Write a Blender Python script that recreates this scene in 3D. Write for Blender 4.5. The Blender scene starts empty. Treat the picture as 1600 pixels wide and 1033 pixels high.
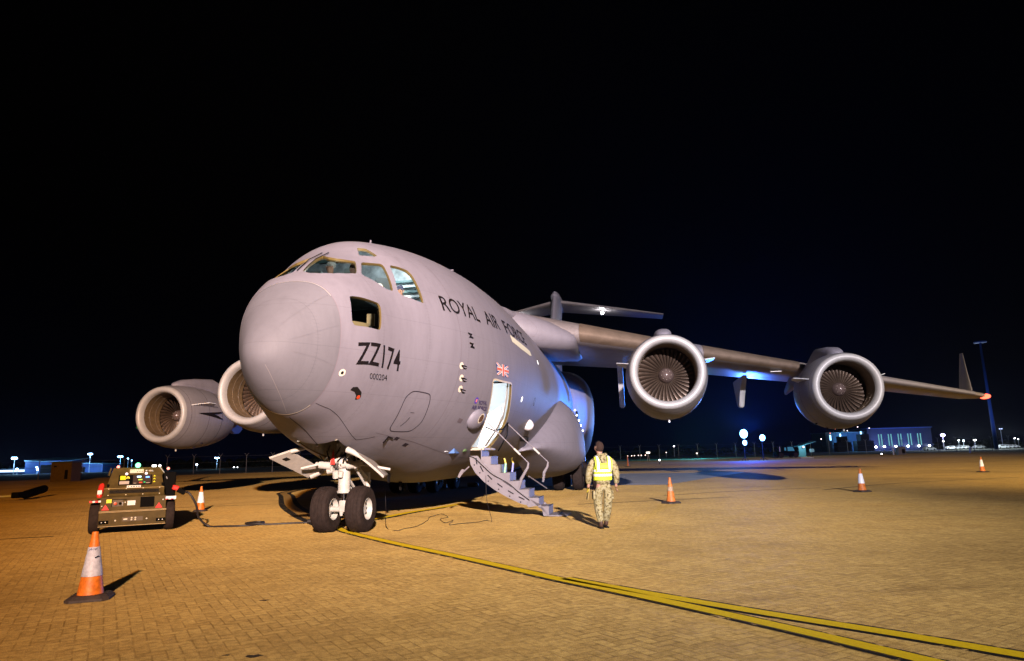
import bpy, bmesh, math, random
from math import sin, cos, pi, sqrt, radians, atan2
from mathutils import Vector, Matrix
random.seed(7)
SC = bpy.context.scene
COL = SC.collection

# ------------------------------------------------------------------ camera
CAM_H, CAM_PITCH, CAM_ROLL, FPX = 1.5625, 0.1857, 0.0259, 1052.2
cd = bpy.data.cameras.new('camera'); cam = bpy.data.objects.new('camera', cd); COL.objects.link(cam)
cd.sensor_width = 36; cd.lens = FPX / 1600 * 36; cd.clip_start = .1; cd.clip_end = 6000
cam.matrix_world = Matrix.Translation((0, 0, CAM_H)) @ Matrix.Rotation(pi/2 + CAM_PITCH, 4, 'X') @ Matrix.Rotation(-CAM_ROLL, 4, 'Z')
SC.camera = cam
# ------------------------------------------------------------------ night sky
wd = bpy.data.worlds.new('World'); SC.world = wd; wd.use_nodes = True
nt = wd.node_tree; nt.nodes.clear()
wo = nt.nodes.new('ShaderNodeOutputWorld'); wb = nt.nodes.new('ShaderNodeBackground')
tc = nt.nodes.new('ShaderNodeTexCoord'); sp = nt.nodes.new('ShaderNodeSeparateXYZ'); cr = nt.nodes.new('ShaderNodeValToRGB')
nt.links.new(tc.outputs['Generated'], sp.inputs[0]); nt.links.new(sp.outputs['Z'], cr.inputs[0])
cr.color_ramp.elements[0].position = 0.0; cr.color_ramp.elements[0].color = (.0005, .0007, .0036, 1)
cr.color_ramp.elements[1].position = .30; cr.color_ramp.elements[1].color = (.00004, .00004, .0001, 1)
e = cr.color_ramp.elements.new(.10); e.color = (.00012, .00014, .0007, 1)
nt.links.new(cr.outputs[0], wb.inputs[0]); wb.inputs[1].default_value = 1.0
nt.links.new(wb.outputs[0], wo.inputs[0])
SC.view_settings.view_transform = 'Standard'; SC.view_settings.look = 'None'
SC.view_settings.exposure = 0; SC.view_settings.gamma = 1; SC.view_settings.use_curve_mapping = False
SC.cycles.max_bounces = 6; SC.cycles.diffuse_bounces = 3; SC.cycles.glossy_bounces = 3
SC.cycles.transparent_max_bounces = 12; SC.cycles.sample_clamp_indirect = 4; SC.cycles.use_denoising = True

def lamp(name, kind, loc, power, col, size=.5, target=None, angle=None, blend=.5, parent=None):
    l = bpy.data.lights.new(name, kind); l.energy = power; l.color = col
    if kind in ('SPOT', 'POINT'): l.shadow_soft_size = size
    if kind == 'SPOT': l.spot_size = radians(angle); l.spot_blend = blend
    if kind == 'AREA': l.size = size
    o = bpy.data.objects.new(name, l); COL.objects.link(o); o.location = loc
    if parent: o.parent = parent
    if target is not None:
        o.rotation_euler = (Vector(target) - Vector(loc)).to_track_quat('-Z', 'Y').to_euler()
    return o
# the apron floodlight mast stands behind the photographer: a white head and a sodium head
MAST = (7.0, -35.0)
lamp('floodlight_white', 'SPOT', (MAST[0], MAST[1], 16.4), 350000, (1.0, .93, 1.0), .45, (-1.8, 50, 7.8), 40, 1.0)
lamp('floodlight_far', 'SPOT', (MAST[0]+.6, MAST[1], 16.4), 420000, (1.0, .78, .50), .45, (37, 60, 2), 26, 1.0)
lamp('floodlight_sodium', 'SPOT', (MAST[0]-.6, MAST[1], 16.4), 190000, (1.0, .45, .06), .45, (-17, 40, 9.5), 40, 1.0)
# portable floodlight towers on the far side of the apron
FLOOD = [(36.3, 108, 4.2), (39.0, 107.5, 3.5)]
lamp('floodlight_blue', 'SPOT', (36.3, 106.9, 4.6), 38000, (.16, .40, 1.0), 1.6, (-2, 25, 6.2), 19, .5)
lamp('floodlight_glow', 'SPOT', (36.3, 106.6, 4.3), 60000, (.004, .08, 1.0), .3, (4, 0, 31), 30, .3)  # beam aimed upward, added to make the haze glow
lamp('floodlight_blue_spill', 'POINT', (36.3, 106.6, 4.3), 17000, (.01, .085, 1.0), .3)

# ------------------------------------------------------------------ helpers
def inp(n, k, v):
    if k in n.inputs: n.inputs[k].default_value = v
MATS = {}
def mat(name, col, rough=.6, metal=0, var=0, scale=3, emit=None, es=0, bump=0, bscale=40, spec=.5, col2=None):
    if name in MATS: return MATS[name]
    m = bpy.data.materials.new(name); m.use_nodes = True; t = m.node_tree; b = t.nodes['Principled BSDF']
    inp(b, 'Base Color', (*col, 1)); inp(b, 'Roughness', rough); inp(b, 'Metallic', metal); inp(b, 'Specular IOR Level', spec)
    if emit: inp(b, 'Emission Color', (*emit, 1)); inp(b, 'Emission Strength', es)
    tcn = t.nodes.new('ShaderNodeTexCoord')
    if var or col2:
        n = t.nodes.new('ShaderNodeTexNoise'); inp(n, 'Scale', scale); inp(n, 'Detail', 6.); inp(n, 'Roughness', .6)
        t.links.new(tcn.outputs['Object'], n.inputs['Vector'])
        r = t.nodes.new('ShaderNodeValToRGB'); v = var
        c2 = col2 or tuple(c*(1-v) for c in col); c1 = col if col2 else tuple(min(1, c*(1+v)) for c in col)
        r.color_ramp.elements[0].position = .35; r.color_ramp.elements[1].position = .65
        r.color_ramp.elements[0].color = (*c2, 1); r.color_ramp.elements[1].color = (*c1, 1)
        t.links.new(n.outputs['Fac'], r.inputs[0]); t.links.new(r.outputs[0], b.inputs['Base Color'])
    if bump:
        n2 = t.nodes.new('ShaderNodeTexNoise'); inp(n2, 'Scale', bscale); inp(n2, 'Detail', 4.)
        t.links.new(tcn.outputs['Object'], n2.inputs['Vector'])
        bp = t.nodes.new('ShaderNodeBump'); inp(bp, 'Strength', bump); inp(bp, 'Distance', .02)
        t.links.new(n2.outputs['Fac'], bp.inputs['Height']); t.links.new(bp.outputs[0], b.inputs['Normal'])
    MATS[name] = m; return m
def emat(name, col, s):
    if name in MATS: return MATS[name]
    m = bpy.data.materials.new(name); m.use_nodes = True; t = m.node_tree; t.nodes.clear()
    o = t.nodes.new('ShaderNodeOutputMaterial'); e = t.nodes.new('ShaderNodeEmission')
    e.inputs[0].default_value = (*col, 1); e.inputs[1].default_value = s; t.links.new(e.outputs[0], o.inputs[0])
    MATS[name] = m; return m

def tag(o, label=None, cat=None, group=None, kind=None):
    if label: o['label'] = label
    if cat: o['category'] = cat
    if group: o['group'] = group
    if kind: o['kind'] = kind
    return o
def obj(name, bm, m, parent=None, smooth=False, recalc=True):
    if isinstance(bm, bpy.types.Mesh): me = bm
    else:
        if recalc: bmesh.ops.recalc_face_normals(bm, faces=bm.faces[:])
        me = bpy.data.meshes.new(name); bm.to_mesh(me); bm.free()
    if m is not None:
        for x in (m if isinstance(m, (list, tuple)) else [m]): me.materials.append(x)
    if smooth:
        for p in me.polygons: p.use_smooth = True
        if smooth != True:
            try: me.set_sharp_from_angle(angle=radians(smooth))
            except Exception: pass
    o = bpy.data.objects.new(name, me); COL.objects.link(o)
    if parent: o.parent = parent
    return o
def empty(name, loc, rz=0, label=None, cat=None, group=None):
    o = bpy.data.objects.new(name, None); COL.objects.link(o); o.location = loc; o.rotation_euler = (0, 0, rz)
    o.empty_display_size = .2
    return tag(o, label, cat, group)
def copy_tree(o, parent=None):
    c = o.copy(); COL.objects.link(c)
    if parent: c.parent = parent
    for ch in list(o.children): copy_tree(ch, c)
    return c
def box(bm, c, s, rot=None, mi=0, bev=0):
    r = bmesh.ops.create_cube(bm, size=1)
    M = Matrix.Translation(c) @ (rot.to_4x4() if rot else Matrix()) @ Matrix.Diagonal((*s, 1))
    bmesh.ops.transform(bm, matrix=M, verts=r['verts'])
    fs = set(f for v in r['verts'] for f in v.link_faces)
    for f in fs: f.material_index = mi
    if bev:
        es = list(set(e for f in fs for e in f.edges))
        bmesh.ops.bevel(bm, geom=es, offset=bev, segments=2, affect='EDGES', profile=.5)
    return bm
def BOX(c, s, rot=None, bev=0):
    bm = bmesh.new(); return box(bm, c, s, rot, 0, bev)
def tube(bm, pts, r, n=10, caps=True, closed=False):
    pts = [Vector(p) for p in pts]; rs = r if isinstance(r, (list, tuple)) else [r]*len(pts)
    rings = []; up = None
    for i, p in enumerate(pts):
        a = pts[max(i-1, 0)]; b = pts[min(i+1, len(pts)-1)]
        t = (b - a); t = t.normalized() if t.length > 1e-9 else Vector((0, 0, 1))
        if up is None: up = t.orthogonal().normalized()
        up = (up - t*up.dot(t)); up = up.normalized() if up.length > 1e-6 else t.orthogonal().normalized()
        s = t.cross(up)
        rings.append([bm.verts.new(p + (up*cos(2*pi*k/n) + s*sin(2*pi*k/n))*rs[i]) for k in range(n)])
    for i in range(len(rings)-1):
        for k in range(n): bm.faces.new((rings[i][k], rings[i][(k+1) % n], rings[i+1][(k+1) % n], rings[i+1][k]))
    if caps:
        bm.faces.new(rings[0][::-1]); bm.faces.new(rings[-1])
    return bm
def TUBE(pts, r, n=10): return tube(bmesh.new(), pts, r, n)
def lathe(bm, prof, n=32, axis='Z', center=(0, 0, 0), closed=False, cap=True):
    """prof: (along, radius); closed profile if closed"""
    c = Vector(center); rings = []
    for a, r in prof:
        ring = []
        for k in range(n):
            t = 2*pi*k/n
            if axis == 'Z': v = Vector((r*cos(t), r*sin(t), a))
            elif axis == 'Y': v = Vector((r*cos(t), a, r*sin(t)))
            else: v = Vector((a, r*cos(t), r*sin(t)))
            ring.append(bm.verts.new(c + v))
        rings.append(ring)
    m = len(rings)
    for i in range(m if closed else m-1):
        A, B = rings[i], rings[(i+1) % m]
        for k in range(n): bm.faces.new((A[k], A[(k+1) % n], B[(k+1) % n], B[k]))
    if not closed and cap:
        for ring, (a, r) in ((rings[0], prof[0]), (rings[-1], prof[-1])):
            if r > 1e-4:
                try: bm.faces.new(ring)
                except Exception: pass
    bmesh.ops.remove_doubles(bm, verts=bm.verts[:], dist=1e-5)
    return bm
def LATHE(prof, n=32, axis='Z', center=(0, 0, 0), closed=False, cap=True): return lathe(bmesh.new(), prof, n, axis, center, closed, cap)
def slab(bm, pts, th, d=None):
    """polygon pts (3d) extruded by th along its normal (or vector d)"""
    pts = [Vector(p) for p in pts]
    if d is None:
        nrm = Vector((0, 0, 0))
        for i in range(len(pts)): nrm += (pts[i]-pts[0]).cross(pts[(i+1) % len(pts)]-pts[0])
        d = nrm.normalized()*th
    else: d = Vector(d)
    a = [bm.verts.new(p) for p in pts]; b = [bm.verts.new(p + d) for p in pts]; n = len(pts)
    bm.faces.new(a[::-1]); bm.faces.new(b)
    for i in range(n): bm.faces.new((a[i], a[(i+1) % n], b[(i+1) % n], b[i]))
    return bm
def SLAB(pts, th, d=None): return slab(bmesh.new(), pts, th, d)
def baked(ob):
    dg = bpy.context.evaluated_depsgraph_get(); dg.update()
    me = bpy.data.meshes.new_from_object(ob.evaluated_get(dg), preserve_all_data_layers=True, depsgraph=dg)
    return me
def skin(name, joints, edges, m, parent=None, sub=2):
    """joints: (co, rx, ry)"""
    me = bpy.data.meshes.new(name); me.from_pydata([j[0] for j in joints], edges, []); 
    o = bpy.data.objects.new(name, me); COL.objects.link(o)
    md = o.modifiers.new('s', 'SKIN'); md.use_smooth_shade = True; md.branch_smoothing = .6
    for i, j in enumerate(joints):
        sv = me.skin_vertices[0].data[i]; sv.radius = (j[1], j[2] if len(j) > 2 else j[1]); sv.use_root = (i == 0)
    s2 = o.modifiers.new('u', 'SUBSURF'); s2.levels = sub; s2.render_levels = sub
    me2 = baked(o); bpy.data.objects.remove(o); me2.name = name
    me2.materials.clear(); me2.materials.append(m)
    for p in me2.polygons: p.use_smooth = True
    n = bpy.data.objects.new(name, me2); COL.objects.link(n)
    if parent: n.parent = parent
    return n

# world position seen at distance Y ahead (used to lay out the far background along real distances)
def far(u, v, Y):
    X, Z = u-800, 516.5-v
    x = X*cos(CAM_ROLL) + Z*sin(CAM_ROLL); y = -X*sin(CAM_ROLL) + Z*cos(CAM_ROLL)
    c, s = cos(CAM_PITCH), sin(CAM_PITCH)
    d = Vector((x, FPX*c - y*s, FPX*s + y*c)); return Vector((0, 0, CAM_H)) + d*(Y/d.y)

# ------------------------------------------------------------------ fuselage surface (aft x, angle phi)
XN = [0, .12, .5, 1.1, 1.8, 2.6, 3.4, 4.3, 5.5, 7, 9, 12.]
TOP = [0.0, 0.394, 0.919, 1.598, 2.18, 2.637, 3.15, 3.387, 3.631, 3.858, 4.086, 4.241]
BOT = [0.0, 0.298, 0.687, 1.068, 1.316, 1.679, 1.869, 2.021, 2.278, 2.546, 2.66, 2.66]
WID = [0.0, 0.347, 0.673, 1.087, 1.498, 1.778, 2.153, 2.552, 2.914, 3.193, 3.357, 3.43]
MID = [0.512, 0.519, 0.537, 0.571, 0.558, 0.541, 0.53, 0.517, 0.507, 0.496, 0.488, 0.484]
EXP = [2.12, 2.141, 2.203, 2.371, 1.945, 1.924, 1.947, 1.971, 1.932, 1.88, 1.834, 1.79]
ZC0 = 3.544
SN = [sqrt(a) for a in XN]
def _tang(xn, yn):
    h = [xn[i+1]-xn[i] for i in range(len(xn)-1)]; d = [(yn[i+1]-yn[i])/h[i] for i in range(len(h))]
    m = [0.]*len(yn)
    for i in range(1, len(yn)-1):
        if d[i-1]*d[i] > 0:
            w1 = 2*h[i]+h[i-1]; w2 = h[i]+2*h[i-1]; m[i] = (w1+w2)/(w1/d[i-1]+w2/d[i])
    m[0] = d[0]; return m
_TG = {id(v): _tang(SN, v) for v in (TOP, BOT, WID)}
def _her(y, x):
    m = _TG[id(y)]; i = 0
    while i < len(SN)-2 and x > SN[i+1]: i += 1
    h = SN[i+1]-SN[i]; t = (x-SN[i])/h
    return y[i]*(2*t**3-3*t*t+1)+h*m[i]*(t**3-2*t*t+t)+y[i+1]*(-2*t**3+3*t*t)+h*m[i+1]*(t**3-t*t)
def _lin(y, x):
    i = 0
    while i < len(SN)-2 and x > SN[i+1]: i += 1
    t = (x-SN[i])/(SN[i+1]-SN[i]); return y[i]*(1-t)+y[i+1]*t
def smooth(a, b, x):
    t = max(0, min(1, (x-a)/(b-a))); return t*t*(3-2*t)
def surf(x, phi, off=0.):
    """point on the fuselage skin in aircraft axes (port, aft, up)"""
    def P(x, phi):
        s = sqrt(max(0, min(x, 12.)))
        zt = ZC0+_her(TOP, s); zb = ZC0-_her(BOT, s); w = _her(WID, s)
        z0 = zb+(zt-zb)*_lin(MID, s); ex = _lin(EXP, s)
        if x > 33:   # swept-up tail
            t = (x-33)/19.; zb2 = zb + 5.3*smooth(0, 1, t)*1.0; zt2 = zt - .5*t*t
            w = w*(1-.86*smooth(0, 1.05, t)); zb = min(zb2, zt2-.5); zt = zt2; z0 = zb+(zt-zb)*.5
        c, sn = cos(phi), sin(phi); e2 = 2/ex if sn > 0 else 1.
        c = math.copysign(abs(c)**e2, c); sn = math.copysign(abs(sn)**e2, sn)
        return Vector((w*c, x, z0 + (zt-z0 if sn > 0 else z0-zb)*sn))
    p = P(x, phi)
    if off:
        h = .02; dx = P(x+h, phi)-P(max(0.001, x-h), phi); dp = P(x, phi+h)-P(x, phi-h)
        n = dx.cross(dp)
        if n.length > 1e-9:
            n.normalize()
            if n.dot(Vector((p.x, 0, p.z-4.2))) < 0: n = -n
            p = p + n*off
    return p
AC = empty('cargo_aircraft', (-4.5816, 11.9786, 0), -0.1758,
           'huge lilac-grey four-engined military transport jet parked nose-on with its crew door and steps open', 'aircraft')
def A(x, y, z): return Vector((y, x, z))          # aft, port, up -> local
def a2w(x, y, z): return AC.matrix_basis @ A(x, y, z)

# ------------------------------------------------------------------ aircraft paint
def paint(name, col, col2, rough=.42):
    m = bpy.data.materials.new(name); m.use_nodes = True; t = m.node_tree; b = t.nodes['Principled BSDF']
    tcn = t.nodes.new('ShaderNodeTexCoord')
    n1 = t.nodes.new('ShaderNodeTexNoise'); inp(n1, 'Scale', .7); inp(n1, 'Detail', 8.); inp(n1, 'Roughness', .65)
    n2 = t.nodes.new('ShaderNodeTexNoise'); inp(n2, 'Scale', 9.); inp(n2, 'Detail', 5.)
    mp = t.nodes.new('ShaderNodeMapping'); mp.inputs['Scale'].default_value = (1.2, .5, 3.0)
    t.links.new(tcn.outputs['Object'], n1.inputs['Vector']); t.links.new(tcn.outputs['Object'], mp.inputs['Vector']); t.links.new(mp.outputs[0], n2.inputs['Vector'])
    mx = t.nodes.new('ShaderNodeMath'); mx.operation = 'ADD'
    ml = t.nodes.new('ShaderNodeMath'); ml.operation = 'MULTIPLY'; ml.inputs[1].default_value = .5
    t.links.new(n2.outputs['Fac'], ml.inputs[0]); t.links.new(n1.outputs['Fac'], mx.inputs[0]); t.links.new(ml.outputs[0], mx.inputs[1])
    r = t.nodes.new('ShaderNodeValToRGB'); r.color_ramp.elements[0].position = .6; r.color_ramp.elements[1].position = .9
    r.color_ramp.elements[0].color = (*col2, 1); r.color_ramp.elements[1].color = (*col, 1)
    t.links.new(mx.outputs[0], r.inputs[0])
    sx = t.nodes.new('ShaderNodeSeparateXYZ'); t.links.new(tcn.outputs['Object'], sx.inputs[0])
    def M(op, a, c):
        n = t.nodes.new('ShaderNodeMath'); n.operation = op
        for i, v in enumerate((a, c)):
            if isinstance(v, (int, float)): n.inputs[i].default_value = v
            else: t.links.new(v, n.inputs[i])
        return n.outputs[0]
    def lines(src, per, w): return M('LESS_THAN', M('ABSOLUTE', M('SUBTRACT', M('FRACT', M('DIVIDE', src, per), 0), .5), 0), w/per/2)
    ln = M('MAXIMUM', lines(sx.outputs[1], 1.37, .010), lines(sx.outputs[2], .83, .010))
    # rows of flush fasteners beside each seam
    dots = M('MULTIPLY', lines(sx.outputs[1], 1.37, .085), M('LESS_THAN', M('FRACT', M('MULTIPLY', sx.outputs[2], 14.0), 0), .22))
    st = t.nodes.new('ShaderNodeTexNoise'); inp(st, 'Scale', 2.2); inp(st, 'Detail', 7.); inp(st, 'Roughness', .7)
    mp2 = t.nodes.new('ShaderNodeMapping'); mp2.inputs['Scale'].default_value = (1.5, 2.2, .35); t.links.new(tcn.outputs['Object'], mp2.inputs['Vector']); t.links.new(mp2.outputs[0], st.inputs['Vector'])
    sr = t.nodes.new('ShaderNodeMapRange'); sr.inputs['From Min'].default_value = .45; sr.inputs['From Max'].default_value = .75; sr.inputs['To Min'].default_value = 1.03; sr.inputs['To Max'].default_value = .89
    t.links.new(st.outputs['Fac'], sr.inputs['Value'])
    k = M('MULTIPLY', sr.outputs[0], M('SUBTRACT', 1.0, M('ADD', M('MULTIPLY', ln, .16), M('MULTIPLY', dots, .07))))
    vm = t.nodes.new('ShaderNodeVectorMath'); vm.operation = 'SCALE'; t.links.new(r.outputs[0], vm.inputs[0]); t.links.new(k, vm.inputs['Scale'])
    t.links.new(vm.outputs[0], b.inputs['Base Color'])
    rr = t.nodes.new('ShaderNodeMapRange'); rr.inputs['To Min'].default_value = rough-.05; rr.inputs['To Max'].default_value = rough+.1
    t.links.new(n2.outputs['Fac'], rr.inputs['Value']); t.links.new(rr.outputs[0], b.inputs['Roughness'])
    n3 = t.nodes.new('ShaderNodeTexNoise'); inp(n3, 'Scale', 1.6); inp(n3, 'Detail', 2.)
    t.links.new(tcn.outputs['Object'], n3.inputs['Vector'])
    bp = t.nodes.new('ShaderNodeBump'); inp(bp, 'Strength', .12); inp(bp, 'Distance', .05)
    t.links.new(n3.outputs['Fac'], bp.inputs['Height']); t.links.new(bp.outputs[0], b.inputs['Normal'])
    MATS[name] = m; return m
M_SKIN = paint('aircraft_paint', (.203, .190, .228), (.192, .179, .215), .56)
M_RAD = paint('radome_paint', (.150, .145, .170), (.143, .138, .162), .70)
M_NAC = paint('nacelle_paint', (.225, .21, .23), (.20, .188, .205), .48)
M_BLACK = mat('black_marking', (.008, .006, .007), .8, spec=.1)
M_SEAM = mat('seam_line', (.03, .022, .03), .8, spec=.15)
M_STRIP = mat('metal_strip', (.8, .78, .76), .3, .6)
M_WHITE = mat('gear_white', (.50, .48, .43), .4, 0, .12, 8)
M_DOORW = mat('gear_door_white', (.46, .42, .37), .45, 0, .1, 6)
M_CHROME = mat('polished_steel', (.75, .76, .8), .12, 1)
M_TYRE = mat('tyre_rubber', (.026, .017, .014), .85, metal=0, var=.25, scale=10, bump=.25, bscale=60, spec=.2)
M_DARK = mat('dark_cavity', (.012, .010, .009), .9, spec=.1)
M_RUB = mat('black_rubber', (.008, .008, .008), .6, spec=.15)
M_LIP = mat('inlet_lip_metal', (.40, .385, .38), .48, .12, .05, 4)
M_FRAME = mat('window_frame_sealant', (.13, .09, .025), .5)
M_INNER = mat('cabin_lining', (.62, .66, .68), .6, 0, .1, 5)
M_PRIMER = mat('well_primer', (.42, .40, .33), .6, 0, .2, 7)
M_TAN = mat('tan_box', (.25, .18, .09), .6)
M_GLASS = bpy.data.materials.new('window_glass'); M_GLASS.use_nodes = True
t = M_GLASS.node_tree; t.nodes.clear(); o_ = t.nodes.new('ShaderNodeOutputMaterial'); mx_ = t.nodes.new('ShaderNodeMixShader')
tr_ = t.nodes.new('ShaderNodeBsdfTransparent'); gl_ = t.nodes.new('ShaderNodeBsdfGlossy'); gl_.inputs['Roughness'].default_value = .03
tr_.inputs[0].default_value = (.86, .93, .92, 1); lw_ = t.nodes.new('ShaderNodeFresnel'); lw_.inputs[0].default_value = 1.5
t.links.new(lw_.outputs[0], mx_.inputs[0]); t.links.new(tr_.outputs[0], mx_.inputs[1]); t.links.new(gl_.outputs[0], mx_.inputs[2]); t.links.new(mx_.outputs[0], o_.inputs[0])

# ------------------------------------------------------------------ fuselage shell
NR = 144
def seamx(x, z): return x
def loft(stations, close_front=False, xmap=None, close_back=False):
    bm = bmesh.new(); rings = []
    for x in stations:
        ring = [bm.verts.new(surf(x, 2*pi*k/NR)) for k in range(NR)]
        rings.append(ring)
    for i in range(len(rings)-1):
        for k in range(NR): bm.faces.new((rings[i][k], rings[i][(k+1) % NR], rings[i+1][(k+1) % NR], rings[i+1][k]))
    if close_back: bm.faces.new(rings[-1])
    if close_front: bmesh.ops.remove_doubles(bm, verts=rings[0], dist=1e-4)
    return bm
SEAM = 1.09
st = [0.0] + [SEAM*(i/22.)**2 for i in range(1, 23)]
rad = obj('nose_radome', loft(st, True), M_RAD, AC, True)
st = [SEAM+.004] + [SEAM + i*.1 for i in range(1, 36)]
x = st[-1]
while x < 12: x += .16; st.append(x)
while x < 52: x += .8; st.append(x)
fbm = loft(st, False, None, True)
bmesh.ops.recalc_face_normals(fbm, faces=fbm.faces[:])
fus0 = obj('fuselage_raw', fbm, [M_SKIN, M_INNER, M_FRAME, M_PRIMER], None, True)

def rounded(pts, r=.25, n=4, wrap=True):
    """round the corners of a (x, phi) outline"""
    out = []; N = len(pts)
    for i in range(N):
        a, b, c = pts[i-1], pts[i], pts[(i+1) % N]
        p = (b[0]+(a[0]-b[0])*r, b[1]+(a[1]-b[1])*r); q = (b[0]+(c[0]-b[0])*r, b[1]+(c[1]-b[1])*r)
        for k in range(n+1):
            t = k/n; out.append(tuple((1-t)**2*p[j]+2*t*(1-t)*b[j]+t*t*q[j] for j in (0, 1)))
    return out
def dens(pts, d=.12):
    out = []
    for i in range(len(pts)):
        a, b = pts[i], pts[(i+1) % len(pts)]
        L = (surf(*a)-surf(*b)).length; n = max(1, int(L/d))
        for k in range(n): out.append((a[0]+(b[0]-a[0])*k/n, a[1]+(b[1]-a[1])*k/n))
    return out
W2 = [(2.34, 1.55), (1.42, 1.54), (1.355, 1.40), (1.40, 1.24), (1.53, 1.08), (1.76, .955), (2.0, .885), (2.45, 1.10), (2.32, 1.19), (2.22, 1.30), (2.22, 1.42)]
W1 = [(x, pi-p+.06) for x, p in W2]
W3 = [(2.55, 1.05), (2.10, .85), (2.51, .575), (2.68, .53), (2.94, .89)]
W4 = [(3.06, .84), (2.80, .52), (2.84, .46), (3.17, .36), (3.38, .32), (3.46, .66), (3.41, .72)]
RW = [(3.02, 1.28), (2.76, 1.16), (2.97, 1.03), (3.06, 1.02), (3.11, 1.19)]
NAVW = [(1.40, .56), (1.33, .30), (1.31, .14), (1.36, .08), (1.94, 0.0), (2.06, .34), (2.03, .38)]
DOOR = [(6.22, -.20), (6.42, -.38), (6.75, -.60), (7.05, -.83), (8.70, -.80), (8.45, -.50), (7.98, -.29), (7.76, -.17)]
mir = lambda L: [(x, pi-p) for x, p in L]
cut = bmesh.new()
def cutter(outline, depth=.35, mi=0):
    pts = [surf(*p) for p in outline]; N = len(pts)
    o_ = [surf(*p, off=.25) for p in outline]; i_ = [surf(*p, off=-depth) for p in outline]
    a = [cut.verts.new(p) for p in o_]; b = [cut.verts.new(p) for p in i_]
    fs = [cut.faces.new(a[::-1]), cut.faces.new(b)]
    for i in range(N): fs.append(cut.faces.new((a[i], a[(i+1) % N], b[(i+1) % N], b[i])))
    for f in fs: f.material_index = mi
RWIN = {}
for k, (nm, o_) in enumerate((('a', W1), ('b', W2), ('c', W3), ('d', W4), ('e', RW), ('f', NAVW), ('g', mir(W3)), ('h', mir(W4)), ('i', mir(NAVW)))):
    RWIN[nm] = dens(rounded(o_, .12, 2)); cutter(RWIN[nm], .12)
DOORO = dens(rounded(DOOR, .16, 3)); cutter(DOORO, .12)
box(cut, (0, 3.55, 1.6), (.92, 2.3, 1.3))
bmesh.ops.recalc_face_normals(cut, faces=cut.faces[:])
cobj = obj('cutter', cut, [M_FRAME], None)
sd = fus0.modifiers.new('sol', 'SOLIDIFY'); sd.thickness = .07; sd.offset = -1; sd.material_offset = 1; sd.material_offset_rim = 0
bo = fus0.modifiers.new('bool', 'BOOLEAN'); bo.operation = 'DIFFERENCE'; bo.object = cobj; bo.solver = 'EXACT'
try: bo.material_mode = 'TRANSFER'
except Exception: pass
fme = baked(fus0)
bpy.data.objects.remove(fus0); bpy.data.objects.remove(cobj)
fus = bpy.data.objects.new('fuselage', fme); COL.objects.link(fus); fus.parent = AC
for p in fme.polygons: p.use_smooth = True
try: fme.set_sharp_from_angle(angle=radians(28))
except Exception: pass

def patch(outline, off):
    """flat-ish panel following the skin inside an outline"""
    bm = bmesh.new(); vs = [bm.verts.new(surf(*p, off=off)) for p in outline]
    c = [sum(p[i] for p in outline)/len(outline) for i in (0, 1)]
    mid = [bm.verts.new(surf(c[0]+(p[0]-c[0])*.5, c[1]+(p[1]-c[1])*.5, off)) for p in outline]
    cv = bm.verts.new(surf(*c, off=off)); N = len(vs)
    for i in range(N):
        j = (i+1) % N; bm.faces.new((vs[i], vs[j], mid[j], mid[i])); bm.faces.new((mid[i], mid[j], cv))
    return bm
for nm, o_ in RWIN.items():
    obj('window_pane', patch(o_, -.045), M_GLASS, fus, True)
def rib(path, w, off, closed=False, uvw=True):
    """thin ribbon on the skin along (x,phi) path"""
    bm = bmesh.new(); P = [surf(*p, off=off) for p in path]; N = len(P); pr = None; first = None
    for i in range(N):
        a = P[i-1] if (i > 0 or closed) else P[i]; b = P[(i+1) % N] if (i < N-1 or closed) else P[i]
        t = (b-a).normalized(); n = (surf(*path[i], off=off+.05)-P[i]).normalized(); s = t.cross(n).normalized()*w/2
        cur = (bm.verts.new(P[i]-s), bm.verts.new(P[i]+s))
        if pr: bm.faces.new((pr[0], pr[1], cur[1], cur[0]))
        else: first = cur
        pr = cur
    if closed: bm.faces.new((pr[0], pr[1], first[1], first[0]))
    return bm
def path(pts, d=.08): 
    out = []
    for i in range(len(pts)-1):
        a, b = pts[i], pts[i+1]; L = (surf(*a)-surf(*b)).length; n = max(1, int(L/d))
        for k in range(n): out.append((a[0]+(b[0]-a[0])*k/n, a[1]+(b[1]-a[1])*k/n))
    return out+[pts[-1]]
# radome seam and bright erosion strips, keel line, panel lines
ring = [(SEAM, 2*pi*k/NR) for k in range(NR)]
obj('radome_seam', rib(ring, .012, .004, True), mat('seam_soft', (.20, .16, .19), .6), fus)
obj('erosion_strip', rib([(SEAM-.01, a*pi/180) for a in range(40, 125, 2)], .014, .007), M_STRIP, fus)
obj('erosion_strip', rib([(SEAM-.01+.25*max(0, (a+70)/40.)**2*0, a*pi/180) for a in range(-125, -62, 2)], .02, .007), M_STRIP, fus)
obj('keel_line', rib([(x/10., -pi/2) for x in range(12, 25)], .02, .004), M_SEAM, fus)
obj('lightning_strip', rib([(.08+x*.08, -pi/2+.35*(1-x*.077)) for x in range(0, 13)], .008, .006), mat('lightning_strip', (.26, .235, .24), .6), rad)
for pa in ([(.25, .25), (1.05, .12)], [(.3, -.15), (1.05, -.42)], [(.2, 1.0), (1.05, .75)]):
    obj('lightning_strip', rib(path(pa, .05), .006, .005), mat('radome_seam_faint', (.140, .134, .156), .7), rad)
for pa in ([(SEAM+.05, -1.03), (1.5, -1.03), (2.0, -1.09), (2.75, -1.17)], [(2.75, -1.17), (3.1, -1.05)]):
    obj('panel_line', rib(path(pa), .012, .004), M_SEAM, fus)
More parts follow.
